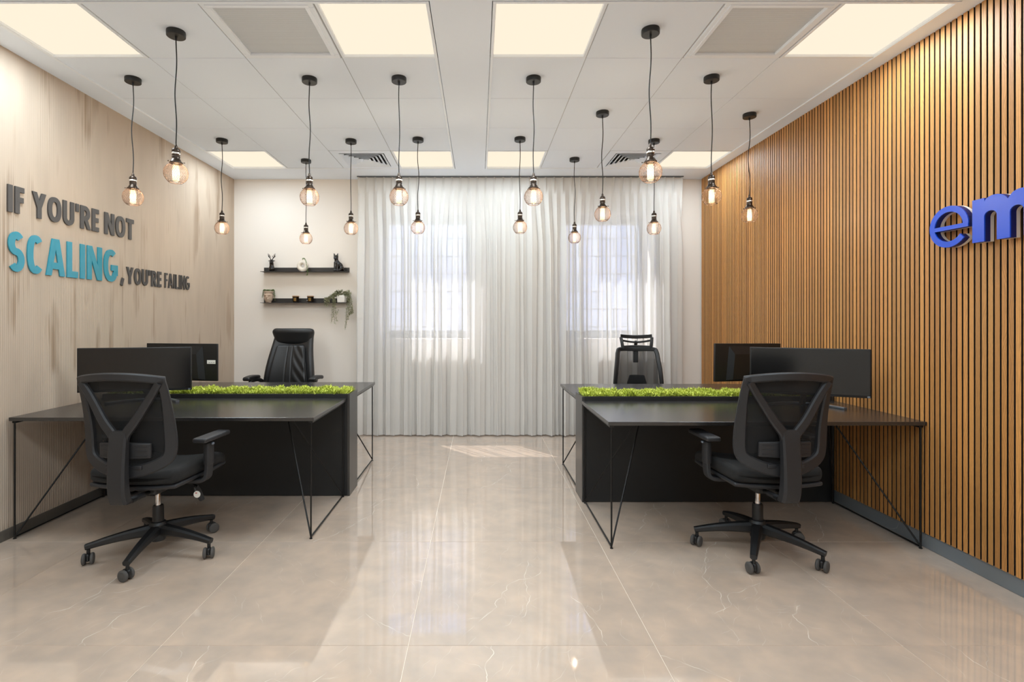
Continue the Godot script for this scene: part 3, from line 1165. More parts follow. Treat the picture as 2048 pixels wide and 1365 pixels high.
# ------------------------------------------------------------------ task chairs
func caster(parent: Node3D, at: Vector3, turn: float) -> void:
	X = Transform3D(Basis(Vector3.UP, turn), at)
	var st := begin()
	tube(st, [Vector3(0, 0.05, 0), Vector3(0, 0.078, 0)], 0.009, 10)
	round_box(st, Vector3(0.018, 0.04, 0.046), 0.008, func(p: Vector3) -> Vector3: return p + Vector3(0, 0.038, 0.004), 2, 2)
	var o := part("caster", st, M.plastic_dark, parent)
	for s: float in [-1.0, 1.0]:
		X = Transform3D(Basis(Vector3.UP, turn) * Basis(Vector3.FORWARD, PI / 2), at + Basis(Vector3.UP, turn) * Vector3(s * 0.019, 0.03, 0.008))
		st = begin()
		lathe(st, [Vector2(0, -0.0095), Vector2(0.02, -0.0095), Vector2(0.026, -0.008), Vector2(0.03, -0.004), Vector2(0.03, 0.004), Vector2(0.026, 0.008), Vector2(0.02, 0.0095), Vector2(0, 0.0095)], 24)
		part("wheel", st, M.rubber_grey, o)
	X = Transform3D.IDENTITY

func star_base(t: Node3D, angle: float, radius: float) -> void:
	var hub := begin()
	lathe(hub, [Vector2(0, 0.072), Vector2(0.036, 0.074), Vector2(0.04, 0.085), Vector2(0.044, 0.13), Vector2(0.046, 0.165), Vector2(0.038, 0.178), Vector2(0.029, 0.182), Vector2(0.028, 0.265), Vector2(0.025, 0.27), Vector2(0, 0.27)], 28)
	part("hub", hub, M.plastic_dark, t)
	var col := begin()
	lathe(col, [Vector2(0, 0.26), Vector2(0.0145, 0.26), Vector2(0.0145, 0.33), Vector2(0.0135, 0.332), Vector2(0.0135, 0.385), Vector2(0, 0.385)], 24)
	part("gas_lift", col, M.chrome, t)
	for k in 5:
		var a := angle + TAU * k / 5
		var d := Vector3(cos(a), 0, -sin(a))
		var st := begin()
		var pts: Array = []
		var w: Array = []
		var h: Array = []
		for i in 9:
			var u := i / 8.0
			pts.append(d * lerpf(0.02, radius + 0.014, u) + Vector3(0, lerpf(0.135, 0.092, u) + 0.008 * sin(PI * u), 0))
			w.append(lerpf(0.030, 0.0165, u))
			h.append(lerpf(0.032, 0.0135, pow(u, 0.8)))
		sweep(st, pts, Vector3.UP, w, h, false, 0.45)
		part("leg", st, M.plastic_dark, t)
		caster(t, d * radius, a * 1.7 + 0.6)

func back_surface(p: Vector2, forward := 0.0) -> Vector3:   # a point of the curved backrest: p.x across, p.y height
	var v := clampf((p.y - 0.45) / 0.6, -0.3, 1.1)
	return Vector3(p.x, p.y, 0.262 + 0.075 * v * v - 0.02 * sin(PI * v) - 0.85 * p.x * p.x - forward)

func task_chair(at: Vector3, turn: float, base_angle: float, label: String) -> void:   # it faces -z; its back is towards +z
	var t := thing("task_chair", label, "chair", at, turn, "black mesh task chairs")
	star_base(t, base_angle - turn, 0.325)
	# mechanism under the seat
	var st := begin()
	round_box(st, Vector3(0.16, 0.06, 0.22), 0.015, func(p: Vector3) -> Vector3: return p + Vector3(0, 0.395, 0.02), 3, 2)
	tube(st, [Vector3(-0.035, 0.385, 0.1), Vector3(-0.035, 0.38, 0.25)], 0.012, 8)
	tube(st, [Vector3(0.035, 0.385, 0.1), Vector3(0.035, 0.38, 0.25)], 0.012, 8)
	part("mechanism", st, M.plastic_dark, t)
	# seat
	st = begin()
	round_box(st, Vector3(0.5, 0.022, 0.47), 0.01, func(p: Vector3) -> Vector3:
		var e := p.x * p.x * 0.28 + maxf(0.0, -p.z - 0.1) * 0.05
		return Vector3(p.x * (1.0 - 0.12 * maxf(0.0, p.z + 0.05)), p.y + 0.425 + e, p.z - 0.03), 8, 2)
	part("seat_shell", st, M.plastic_black, t)
	st = begin()
	round_box(st, Vector3(0.505, 0.085, 0.485), 0.034, func(p: Vector3) -> Vector3:
		var drop := -1.1 * pow(maxf(0.0, -p.z - 0.14), 2.0) * 3.0
		var dish := -0.018 * (1.0 - pow(p.x / 0.25, 2.0)) * (1.0 if p.y > 0 else 0.0)
		return Vector3(p.x * (1.0 - 0.14 * maxf(0.0, p.z + 0.02)), p.y + 0.482 + drop + dish + p.x * p.x * 0.2, p.z - 0.03), 10, 4)
	part("seat", st, M.fabric_black, t)
	# backrest: mesh, frame, Y-shaped brace and spine, lumbar pad
	var outline: Array = []
	for q in [Vector2(-0.232, 1.028), Vector2(-0.12, 1.047), Vector2(0, 1.052), Vector2(0.12, 1.047), Vector2(0.232, 1.028), Vector2(0.238, 0.95), Vector2(0.243, 0.82), Vector2(0.25, 0.7), Vector2(0.25, 0.61), Vector2(0.222, 0.56), Vector2(0.12, 0.513), Vector2(0, 0.492), Vector2(-0.12, 0.513), Vector2(-0.222, 0.56), Vector2(-0.25, 0.61), Vector2(-0.25, 0.7), Vector2(-0.243, 0.82), Vector2(-0.238, 0.95)]:
		outline.append(q)
	var path: Array = []
	for i in outline.size():
		var a: Vector2 = outline[i]
		var b: Vector2 = outline[(i + 1) % outline.size()]
		for k in 4: path.append(a.lerp(b, k / 4.0))
	# soften everything but the two top corners
	for pass_n in 7:
		var next := path.duplicate()
		for i in path.size():
			var top_corner: bool = absf(absf(path[i].x) - 0.232) < 0.03 and path[i].y > 0.99
			var m: Vector2 = (path[(i - 1 + path.size()) % path.size()] + path[(i + 1) % path.size()]) / 2.0
			next[i] = path[i].lerp(m, 0.07 if top_corner else 0.5)
		path = next
	var ring: Array = []
	var wide: Array = []
	var thick: Array = []
	var ups: Array = []
	for i in path.size():
		var p: Vector2 = path[i]
		var along: Vector2 = path[(i + 1) % path.size()] - path[(i - 1 + path.size()) % path.size()]
		var w := lerpf(0.021, 0.031, smoothstep(0.98, 0.68, p.y))
		var inner: Vector2 = p + Vector2(along.y, -along.x).normalized() * w * 0.9
		ring.append(back_surface(inner))
		wide.append(w)
		thick.append(0.014)
		ups.append(Vector3(1.3 * inner.x, 0.05, 1.0).normalized())
	st = begin()
	sweep(st, ring, ups, wide, thick, true, 0.5)
	part("back_frame", st, M.plastic_black, t)
	st = begin()
	var g: Array = []
	for i in 25:
		var row: Array[Vector3] = []
		for j in 25:
			var u := i / 24.0 * 2.0 - 1.0
			var y := lerpf(0.515, 1.03, j / 24.0)
			var half := 0.225
			if y < 0.6: half = lerpf(0.10, 0.225, sqrt(clampf((y - 0.515) / 0.085, 0, 1)))
			row.append(back_surface(Vector2(u * half, y), 0.01))
		g.append(row)
	net(st, g, true)
	part("mesh_back", st, M.mesh_black, t)
	st = begin()
	for s: float in [-1.0, 1.0]:
		var arm: Array = []
		var aw: Array = []
		for q in smooth_path([Vector2(s * 0.208, 0.998), Vector2(s * 0.15, 0.905), Vector2(s * 0.085, 0.80), Vector2(s * 0.036, 0.735), Vector2(s * 0.022, 0.69)], 5):
			var v := back_surface(q)
			v.z += 0.008 + 0.03 * smoothstep(0.98, 0.74, q.y)
			arm.append(v)
			aw.append(lerpf(0.019, 0.024, smoothstep(1.0, 0.72, q.y)))
		sweep(st, arm, Vector3(0, 0.1, 1.0), aw, 0.014, false, 0.5)
	part("back_brace", st, M.plastic_black, t)
	st = begin()
	var spine: Array = []
	for q in smooth_path([Vector3(0, 0.752, 0.292), Vector3(0, 0.66, 0.30), Vector3(0, 0.54, 0.305), Vector3(0, 0.44, 0.30), Vector3(0, 0.385, 0.285)], 4):
		spine.append(q)
	sweep(st, spine, Vector3(0, 0, 1), 0.047, [0.016, 0.018, 0.02, 0.021, 0.022, 0.023, 0.024, 0.025, 0.026, 0.027, 0.028, 0.029, 0.03, 0.03, 0.03, 0.028, 0.026], false, 0.4)
	tube(st, [Vector3(-0.04, 0.386, 0.17), Vector3(-0.02, 0.38, 0.27)], 0.016, 8)
	tube(st, [Vector3(0.04, 0.386, 0.17), Vector3(0.02, 0.38, 0.27)], 0.016, 8)
	part("spine", st, M.plastic_black, t)
	st = begin()
	round_box(st, Vector3(0.28, 0.09, 0.018), 0.008, func(p: Vector3) -> Vector3: return back_surface(Vector2(p.x, 0.642 + p.y * (1.0 - absf(p.x) * 0.9)), -0.012) + Vector3(0, 0, p.z), 8, 2)
	for s: float in [-1.0, 1.0]:
		for k in 3:
			var ribs: Array = []
			for i in 5: ribs.append(back_surface(Vector2(s * lerpf(0.065, 0.125, i / 4.0), 0.618 + k * 0.024), -0.0215))
			sweep(st, ribs, Vector3(0, 0, 1), 0.0022, 0.002, false, 0.3)
	part("lumbar_pad", st, M.plastic_black, t)
	st = begin()
	for s: float in [-1.0, 1.0]:
		round_box(st, Vector3(0.045, 0.022, 0.016), 0.005, func(p: Vector3) -> Vector3: return p + back_surface(Vector2(s * 0.075, 0.555), -0.012), 2, 2)
	part("lumbar_slider", st, M.plastic_black, t)
	# arms
	for s: float in [-1.0, 1.0]:
		st = begin()
		sweep(st, smooth_path([Vector3(s * 0.12, 0.418, 0.0), Vector3(s * 0.24, 0.415, 0.0), Vector3(s * 0.282, 0.43, -0.005), Vector3(s * 0.291, 0.47, -0.01), Vector3(s * 0.291, 0.56, -0.012)], 4), Vector3(0, 0, 1), 0.011, 0.03, false, 0.4)
		round_box(st, Vector3(0.034, 0.13, 0.062), 0.01, func(p: Vector3) -> Vector3: return p + Vector3(s * 0.291, 0.565, -0.012), 2, 2)
		var post := part("arm_post", st, M.plastic_black, t)
		st = begin()
		round_box(st, Vector3(0.016, 0.014, 0.02), 0.005, func(p: Vector3) -> Vector3: return p + Vector3(s * 0.314, 0.622, -0.012), 2, 2)
		part("arm_button", st, M.stand_metal, post)
		st = begin()
		round_box(st, Vector3(0.082, 0.027, 0.255), 0.011, func(p: Vector3) -> Vector3: return Vector3(p.x * (1.0 - 0.6 * maxf(0.0, -p.z - 0.06)) + s * 0.291, p.y + 0.655 - 0.25 * pow(maxf(0.0, -p.z - 0.06), 2.0), p.z - 0.045), 6, 3)
		part("arm_pad", st, M.plastic_black, t)
	# tilt lever with its pale tag
	st = begin()
	tube(st, smooth_path([Vector3(0.07, 0.392, -0.04), Vector3(0.16, 0.385, -0.04), Vector3(0.215, 0.37, -0.03)], 4), 0.0055, 8)
	round_box(st, Vector3(0.012, 0.085, 0.05), 0.005, func(p: Vector3) -> Vector3:
		var k := 1.0 - pow(p.y / 0.055, 2.0) * 0.5
		return Vector3(p.x + 0.222 - p.y * 0.5, p.y + 0.335, p.z * k - 0.028), 6, 2)
	var lever := part("lever", st, M.plastic_dark, t)
	lever.set_meta("label", "black tilt lever with a small pale oval tag")
	st = begin()
	X = Transform3D(Basis(Vector3.BACK, 0.46) * Basis(Vector3.RIGHT, PI / 2), Vector3(0.228, 0.335, -0.001))
	lathe(st, [Vector2(0.0, -0.002), Vector2(0.019, -0.002), Vector2(0.019, 0.002), Vector2(0.0, 0.002)], 20)
	X = Transform3D.IDENTITY
	part("lever_tag", st, M.sticker_white, lever)
	st = begin()
	cbox(st, Vector3(0.225, 0.343, 0.0015), Vector3(0.01, 0.005, 0.001))
	part("lever_mark", st, M.sticker_red, lever)

func build_task_chairs() -> void:
	task_chair(Vector3(-1.815, 0, -2.995), deg_to_rad(-4.0), deg_to_rad(-83.0), "black mesh task chair seen from behind at the left front desk")
	task_chair(Vector3(1.595, 0, -3.02), deg_to_rad(2.0), deg_to_rad(-121.0), "black mesh task chair seen from behind at the right front desk, near the slat wall")

# ------------------------------------------------------------------ chairs behind the far desks
func build_executive_chair() -> void:   # faces +z
	var t := thing("executive_chair", "black leather executive chair with rolled headrest behind the left rear desk", "chair", Vector3(-2.015, 0, -5.44), deg_to_rad(-2.0))
	star_base(t, 0.5, 0.33)
	var lean := func(p: Vector3) -> Vector3:   # shell that tapers upwards and leans back
		var v := (p.y - 0.42) / 0.80
		var w := lerpf(1.0, 0.76, smoothstep(0.25, 1.0, v))
		return Vector3(p.x * w, p.y, p.z - 0.16 - 0.13 * v - 0.05 * v * v + 0.06 * sin(PI * v) + 0.5 * p.x * p.x)
	var st := begin()
	round_box(st, Vector3(0.545, 0.80, 0.10), 0.045, func(p: Vector3) -> Vector3: return lean.call(p + Vector3(0, 0.82, -0.05)), 12, 4)
	part("backrest", st, M.leather_black, t)
	st = begin()
	round_box(st, Vector3(0.40, 0.56, 0.05), 0.022, func(p: Vector3) -> Vector3:
		var w := lerpf(1.08, 0.9, (p.y + 0.28) / 0.56)
		var crease := 0.004 * sin(p.y * 46.0 + p.x * 60.0) * smoothstep(0.02, 0.1, p.x)
		var seam := -0.007 * (exp(-pow((p.x + 0.033) / 0.006, 2.0)) + exp(-pow((p.x - 0.033) / 0.006, 2.0)))
		return lean.call(Vector3(p.x * w, p.y + 0.77, p.z + 0.018 + (crease + seam if p.z > 0 else 0.0))), 60, 4)
	part("back_pad", st, M.leather_black, t)
	for s: float in [-1.0, 1.0]:
		st = begin()
		var seam: Array = []
		for k in 12:
			var y := lerpf(0.52, 1.035, k / 11.0)
			seam.append(lean.call(Vector3(s * lerpf(0.222, 0.185, k / 11.0), y, 0.03)))
		tube(st, seam, 0.003, 6)
		part("piping", st, M.leather_black, t)
	st = begin()
	round_box(st, Vector3(0.455, 0.185, 0.11), 0.05, func(p: Vector3) -> Vector3:
		var w := lerpf(0.84, 1.0, smoothstep(-0.09, 0.07, p.y))
		var q: Vector3 = lean.call(Vector3(0, 1.135, 0))
		return q + Vector3(p.x * w, p.y, p.z + 0.012 + 0.02 * p.y / 0.09 - 0.3 * p.x * p.x), 10, 5)
	part("headrest", st, M.leather_black, t)
	st = begin()
	round_box(st, Vector3(0.54, 0.12, 0.5), 0.05, func(p: Vector3) -> Vector3: return p + Vector3(0, 0.45, 0.06 + 0.0 * p.x), 8, 4)
	part("seat", st, M.leather_black, t)
	st = begin()
	round_box(st, Vector3(0.3, 0.05, 0.3), 0.015, func(p: Vector3) -> Vector3: return p + Vector3(0, 0.375, 0.03), 2, 2)
	part("mechanism", st, M.plastic_dark, t)
	for s: float in [-1.0, 1.0]:
		st = begin()
		sweep(st, smooth_path([Vector3(s * 0.26, 0.42, 0.1), Vector3(s * 0.335, 0.45, 0.1), Vector3(s * 0.345, 0.58, 0.06), Vector3(s * 0.34, 0.675, 0.0), Vector3(s * 0.31, 0.69, -0.12), Vector3(s * 0.27, 0.64, -0.2)], 5), Vector3(s, 0.1, 0.1), 0.02, 0.014, false, 0.5)
		part("arm_frame", st, M.plastic_dark, t)
		st = begin()
		round_box(st, Vector3(0.075, 0.04, 0.27), 0.018, func(p: Vector3) -> Vector3: return p + Vector3(s * 0.338, 0.725 - 0.6 * p.z * p.z, -0.03), 6, 4)
		part("arm_pad", st, M.leather_black, t)

func build_headrest_chair() -> void:   # faces +z
	var t := thing("headrest_chair", "black mesh chair with open headrest behind the right rear desk", "chair", Vector3(1.625, 0, -5.28), deg_to_rad(-6.0))
	star_base(t, 0.9, 0.325)
	var surf := func(q: Vector2) -> Vector3:
		var v := (q.y - 0.5) / 0.55
		return Vector3(q.x, q.y, -0.2 - 0.06 * v * v + 0.03 * sin(PI * v) + 0.75 * q.x * q.x)
	var path: Array = smooth_path([Vector2(-0.165, 1.014), Vector2(0.0, 1.012), Vector2(0.165, 1.014), Vector2(0.195, 0.985), Vector2(0.205, 0.92), Vector2(0.225, 0.75), Vector2(0.23, 0.6), Vector2(0.19, 0.53), Vector2(0, 0.52), Vector2(-0.19, 0.53), Vector2(-0.23, 0.6), Vector2(-0.225, 0.75), Vector2(-0.205, 0.92), Vector2(-0.195, 0.985)], 6, true)
	var ring: Array = []
	var ups: Array = []
	for p: Vector2 in path:
		ring.append(surf.call(p))
		ups.append(Vector3(-1.2 * p.x, 0, 1.0))
	var st := begin()
	sweep(st, ring, ups, 0.021, 0.014, true, 0.5)
	part("back_frame", st, M.plastic_dark, t)
	st = begin()
	var g: Array = []
	for i in 13:
		var row: Array[Vector3] = []
		for j in 13:
			row.append(surf.call(Vector2(lerpf(-1, 1, i / 12.0) * lerpf(0.215, 0.185, j / 12.0), lerpf(0.53, 1.005, j / 12.0))))
		g.append(row)
	net(st, g)
	part("mesh_back", st, M.mesh_open, t)
	st = begin()
	round_box(st, Vector3(0.052, 0.17, 0.02), 0.006, func(p: Vector3) -> Vector3: return p + Vector3(0, 0.955, -0.285), 2, 2)
	tube(st, smooth_path([Vector3(0, 0.99, -0.285), Vector3(0, 1.05, -0.295), Vector3(0, 1.09, -0.27)], 4), 0.017, 10)
	part("headrest_bracket", st, M.plastic_dark, t)
	st = begin()
	round_box(st, Vector3(0.3, 0.05, 0.02), 0.009, func(p: Vector3) -> Vector3: return Vector3(p.x, p.y + 1.03 - 0.9 * p.x * p.x * 0.3, p.z - 0.245 + 0.9 * p.x * p.x), 8, 3)
	for s: float in [-1.0, 1.0]:
		sweep(st, smooth_path([Vector3(s * 0.142, 1.02, -0.225), Vector3(s * 0.15, 1.08, -0.23), Vector3(s * 0.158, 1.135, -0.25)], 4), Vector3(0, 0, 1), 0.016, 0.009, false, 0.5)
	sweep(st, smooth_path([Vector3(-0.16, 1.15, -0.25), Vector3(-0.08, 1.143, -0.268), Vector3(0, 1.14, -0.272), Vector3(0.08, 1.143, -0.268), Vector3(0.16, 1.15, -0.25)], 5), Vector3(0, 0, 1), 0.019, 0.009, false, 0.5)
	sweep(st, smooth_path([Vector3(-0.15, 1.105, -0.243), Vector3(-0.07, 1.09, -0.262), Vector3(0, 1.085, -0.266), Vector3(0.07, 1.09, -0.262), Vector3(0.15, 1.105, -0.243)], 5), Vector3(0, 0, 1), 0.01, 0.008, false, 0.5)
	part("headrest", st, M.plastic_dark, t)
	st = begin()
	round_box(st, Vector3(0.2, 0.16, 0.025), 0.012, func(p: Vector3) -> Vector3: return Vector3(p.x * (1.0 - maxf(0.0, p.y) * 3.0), p.y + 0.665, p.z - 0.232 + 0.8 * p.x * p.x), 6, 3)
	part("lumbar_pad", st, M.plastic_dark, t)
	st = begin()
	sweep(st, smooth_path([Vector3(0, 0.74, -0.29), Vector3(0, 0.65, -0.287), Vector3(0, 0.5, -0.29), Vector3(0, 0.40, -0.22), Vector3(0, 0.385, -0.08)], 5), Vector3(0, 0.3, 1), 0.035, 0.016, false, 0.5)
	part("spine", st, M.plastic_dark, t)
	st = begin()
	round_box(st, Vector3(0.5, 0.085, 0.48), 0.035, func(p: Vector3) -> Vector3: return Vector3(p.x, p.y + 0.475 + p.x * p.x * 0.2, p.z + 0.04), 8, 4)
	part("seat", st, M.fabric_black, t)
	st = begin()
	round_box(st, Vector3(0.2, 0.06, 0.26), 0.015, func(p: Vector3) -> Vector3: return p + Vector3(0, 0.405, 0.0), 2, 2)
	part("mechanism", st, M.plastic_dark, t)
	for s: float in [-1.0, 1.0]:
		st = begin()
		sweep(st, smooth_path([Vector3(s * 0.1, 0.42, 0.02), Vector3(s * 0.25, 0.42, 0.02), Vector3(s * 0.285, 0.47, 0.02), Vector3(s * 0.288, 0.63, 0.02)], 4), Vector3(0, 0, 1), 0.014, 0.028, false, 0.4)
		part("arm_post", st, M.plastic_dark, t)
		st = begin()
		round_box(st, Vector3(0.085, 0.028, 0.25), 0.012, func(p: Vector3) -> Vector3: return p + Vector3(s * 0.288, 0.645, 0.03), 4, 3)
		part("arm_pad", st, M.plastic_dark, t)

# ------------------------------------------------------------------ shelves and what stands on them
const SHELF_UP := 1.872
const SHELF_LOW := 1.516

func build_shelves() -> void:
	for k in 2:
		var y: float = [SHELF_UP, SHELF_LOW][k]
		var t := thing("wall_shelf", ["upper black metal ledge shelf on the white wall", "lower black metal ledge shelf on the white wall"][k], "shelf", Vector3(-1.988, y, BACK), 0.0, "black ledge shelves")
		var st := begin()
		box(st, Vector3(-0.495, -0.004, 0.0), Vector3(0.495, 0.0, 0.115), 0.001)
		part("ledge", st, M.shelf_black, t)
		st = begin()
		box(st, Vector3(-0.495, 0.0, 0.0), Vector3(0.495, 0.052, 0.004), 0.001)
		part("back_plate", st, M.shelf_black, t)
		for s: float in [-0.43, 0.43] if k == 0 else [0.005]:
			st = begin()
			X = Transform3D(Basis(Vector3.RIGHT, PI / 2), Vector3(s, 0.026, 0.004))
			lathe(st, [Vector2(0, -0.001), Vector2(0.008, 0.0), Vector2(0.0075, 0.002), Vector2(0.004, 0.0035), Vector2(0, 0.004)], 14)
			X = Transform3D.IDENTITY
			part("screw", st, M.screw_steel, t)

func px(x: float, depth: float) -> float:
	return (x - 957.0) / 1057.0 * depth

func leaf(st: SurfaceTool, p: Vector3, d: Vector3, length: float, wide: float) -> void:
	var side := d.cross(Vector3.UP if absf(d.y) < 0.9 else Vector3.RIGHT).normalized()
	var up := side.cross(d).normalized()
	var a := p + d * length * 0.35 + side * wide + up * wide * 0.4
	var b := p + d * length * 0.35 - side * wide + up * wide * 0.4
	var m := p + d * length * 0.5
	var e := p + d * length
	tri(st, p, a, m)
	tri(st, p, m, b)
	tri(st, a, e, m)
	tri(st, b, m, e)

func build_ornaments() -> void:
	var z := BACK + 0.06
	var d := -z
	# deer head
	var deer := thing("deer_figurine", "glossy dark stag bust with antlers on the upper shelf", "figurine", Vector3(px(543.5, d), SHELF_UP, z))
	var st := begin()
	blob(st, [
		[Vector3(0, 0.031, 0), Vector3(0, 0.034, 0), 0.0305, 0.03],
		[Vector3(-0.012, 0.008, 0.008), Vector3(0.012, 0.008, 0.008), 0.0075, 0.0075],
		[Vector3(0, 0.03, 0), Vector3(0, 0.088, 0.004), 0.029, 0.02],
		[Vector3(0, 0.088, 0.004), Vector3(0, 0.118, 0.012), 0.02, 0.019],
		[Vector3(0, 0.118, 0.012), Vector3(0, 0.098, 0.045), 0.018, 0.009],
		[Vector3(0.014, 0.125, 0.004), Vector3(0.038, 0.124, 0.0), 0.006, 0.004],
		[Vector3(-0.014, 0.125, 0.004), Vector3(-0.038, 0.124, 0.0), 0.006, 0.004],
	], 0.0035, 0.004)
	part("bust", st, M.figurine_black, deer)
	for s: float in [-1.0, 1.0]:
		st = begin()
		tube(st, smooth_path([Vector3(s * 0.008, 0.133, 0.008), Vector3(s * 0.018, 0.155, 0.002), Vector3(s * 0.034, 0.178, 0.002), Vector3(s * 0.04, 0.208, 0.006)], 4), [0.005, 0.005, 0.005, 0.0048, 0.0046, 0.0044, 0.0042, 0.004, 0.0037, 0.0033, 0.003, 0.0025, 0.0015], 7)
		tube(st, [Vector3(s * 0.02, 0.158, 0.002), Vector3(s * 0.014, 0.174, 0.008), Vector3(s * 0.013, 0.184, 0.012)], [0.004, 0.003, 0.0012], 6)
		tube(st, [Vector3(s * 0.03, 0.172, 0.002), Vector3(s * 0.026, 0.188, 0.004), Vector3(s * 0.027, 0.198, 0.008)], [0.0038, 0.003, 0.0012], 6)
		tube(st, [Vector3(s * 0.022, 0.16, 0.002), Vector3(s * 0.036, 0.17, -0.004), Vector3(s * 0.044, 0.184, -0.004)], [0.004, 0.003, 0.0012], 6)
		part("antler", st, M.figurine_black, deer)
	# ring vase with a trailing sprig
	var vase := thing("ring_vase", "round cream ring vase with a thin green trailing sprig on the upper shelf", "vase", Vector3(px(605.5, d), SHELF_UP, z))
	st = begin()
	var ring: Array = []
	for k in 33:
		var a := TAU * k / 32.0
		ring.append(Vector3(cos(a) * 0.042, 0.064 + sin(a) * 0.042, 0))
	tube(st, ring, 0.024, 18, false)
	lathe(st, [Vector2(0, 0.0), Vector2(0.024, 0.0), Vector2(0.022, 0.008), Vector2(0.014, 0.012)], 20)
	part("ring_body", st, M.vase_cream, vase)
	st = begin()
	lathe(st, [Vector2(0.012, 0.122), Vector2(0.01, 0.132), Vector2(0.011, 0.137), Vector2(0.008, 0.137), Vector2(0.007, 0.125)], 16)
	part("neck", st, M.vase_cream, vase)
	var sprig := vase
	var stem: Array = smooth_path([Vector3(0, 0.134, 0.004), Vector3(0.008, 0.15, 0.012), Vector3(0.035, 0.14, 0.035), Vector3(0.055, 0.105, 0.05), Vector3(0.064, 0.06, 0.055), Vector3(0.074, 0.015, 0.062), Vector3(0.075, -0.03, 0.064), Vector3(0.07, -0.045, 0.064)], 6)
	st = begin()
	tube(st, stem, 0.0015, 5)
	part("stem", st, M.leaf_green, sprig)
	st = begin(false)
	for i in range(2, stem.size()):
		for k in 4:
			var v := Vector3(rng.randf_range(-1, 1), rng.randf_range(-0.6, 0.9), rng.randf_range(-0.4, 1)).normalized()
			leaf(st, stem[i], v, rng.randf_range(0.009, 0.015), 0.0035)
	tag(part("foliage", st, M.leaf_green, sprig), "", "", "", "stuff")
	# sitting bulldog
	var dog := thing("dog_figurine", "glossy dark sitting bulldog figurine at the right end of the upper shelf", "figurine", Vector3(px(676, d), SHELF_UP, z), 0.0)
	st = begin()
	blob(st, [
		[Vector3(0.042, 0.032, -0.01), Vector3(0.022, 0.07, 0.0), 0.03, 0.03],
		[Vector3(0.022, 0.07, 0.0), Vector3(-0.012, 0.112, 0.008), 0.031, 0.024],
		[Vector3(-0.012, 0.112, 0.008), Vector3(-0.02, 0.155, 0.014), 0.023, 0.021],
		[Vector3(-0.02, 0.162, 0.016), Vector3(-0.022, 0.158, 0.03), 0.026, 0.02],
		[Vector3(-0.024, 0.15, 0.036), Vector3(-0.025, 0.147, 0.046), 0.015, 0.012],
		[Vector3(-0.036, 0.178, 0.012), Vector3(-0.042, 0.208, 0.012), 0.011, 0.004],
		[Vector3(-0.004, 0.178, 0.012), Vector3(0.001, 0.208, 0.012), 0.011, 0.004],
		[Vector3(-0.026, 0.1, 0.02), Vector3(-0.03, 0.012, 0.03), 0.016, 0.0105],
		[Vector3(-0.03, 0.01, 0.03), Vector3(-0.032, 0.009, 0.04), 0.0115, 0.009],
		[Vector3(0.0, 0.095, 0.024), Vector3(-0.002, 0.012, 0.036), 0.015, 0.0105],
		[Vector3(-0.002, 0.01, 0.036), Vector3(-0.004, 0.009, 0.046), 0.0115, 0.009],
		[Vector3(0.048, 0.035, 0.012), Vector3(0.03, 0.018, 0.03), 0.025, 0.016],
		[Vector3(0.03, 0.01, 0.034), Vector3(0.018, 0.009, 0.044), 0.011, 0.009],
		[Vector3(0.05, 0.014, -0.01), Vector3(0.074, 0.01, 0.0), 0.013, 0.008],
	], 0.0035, 0.0032)
	part("body", st, M.figurine_black, dog)
	# face planter
	var face := thing("potted_succulent", "beige face-shaped pot with green trailing plant at the left end of the lower shelf", "potted plant", Vector3(px(537, d), SHELF_LOW, z))
	st = begin()
	blob(st, [
		[Vector3(0, 0.047, 0), Vector3(0, 0.08, 0), 0.044, 0.0495],
		[Vector3(0, 0.047, 0), Vector3(0, 0.037, 0.0), 0.042, 0.036],
		[Vector3(0, 0.082, 0.05), Vector3(0, 0.06, 0.056), 0.005, 0.009],
		[Vector3(-0.026, 0.088, 0.042), Vector3(-0.012, 0.088, 0.048), 0.008, 0.007],
		[Vector3(0.026, 0.088, 0.042), Vector3(0.012, 0.088, 0.048), 0.008, 0.007],
		[Vector3(-0.01, 0.04, 0.046), Vector3(0.01, 0.04, 0.046), 0.0055, 0.0055],
		[Vector3(0, 0.014, 0.03), Vector3(0, 0.02, 0.034), 0.012, 0.012],
	], 0.004, 0.0045)
	lathe(st, [Vector2(0, 0.0), Vector2(0.03, 0.0), Vector2(0.031, 0.012)], 24)
	part("pot", st, M.clay_beige, face)
	st = begin()
	lathe(st, [Vector2(0.04, 0.118), Vector2(0.05, 0.115), Vector2(0.052, 0.132), Vector2(0.046, 0.133), Vector2(0.044, 0.12)], 28)
	part("rim", st, M.clay_beige, face)
	var curls := face
	var twigs := begin()
	var leaves := begin(false)
	for k in 17:
		var a := PI * (0.0 + 1.0 * k / 16.0)
		var side := cos(a)
		var drop := rng.randf_range(0.03, 0.095) * absf(side) + 0.01
		var out := Vector3(side * 0.062, 0, -0.01 + 0.035 * sin(a) * rng.randf_range(-1, 0.6))
		var pts: Array = smooth_path([Vector3(side * 0.03, 0.122, 0.01), Vector3(out.x * 0.85, 0.148, out.z), Vector3(out.x * 1.08, 0.13, out.z), Vector3(out.x * 1.18, 0.13 - drop, out.z + 0.006)], 4)
		tube(twigs, pts, 0.0013, 4)
		for p: Vector3 in pts:
			for n in 5: leaf(leaves, p, Vector3(rng.randf_range(-1, 1), rng.randf_range(-0.7, 1), rng.randf_range(-1, 1)).normalized(), rng.randf_range(0.007, 0.012), 0.0035)
	part("stem", twigs, M.stem_brown, curls)
	tag(part("foliage", leaves, M.leaf_green, curls), "", "", "", "stuff")
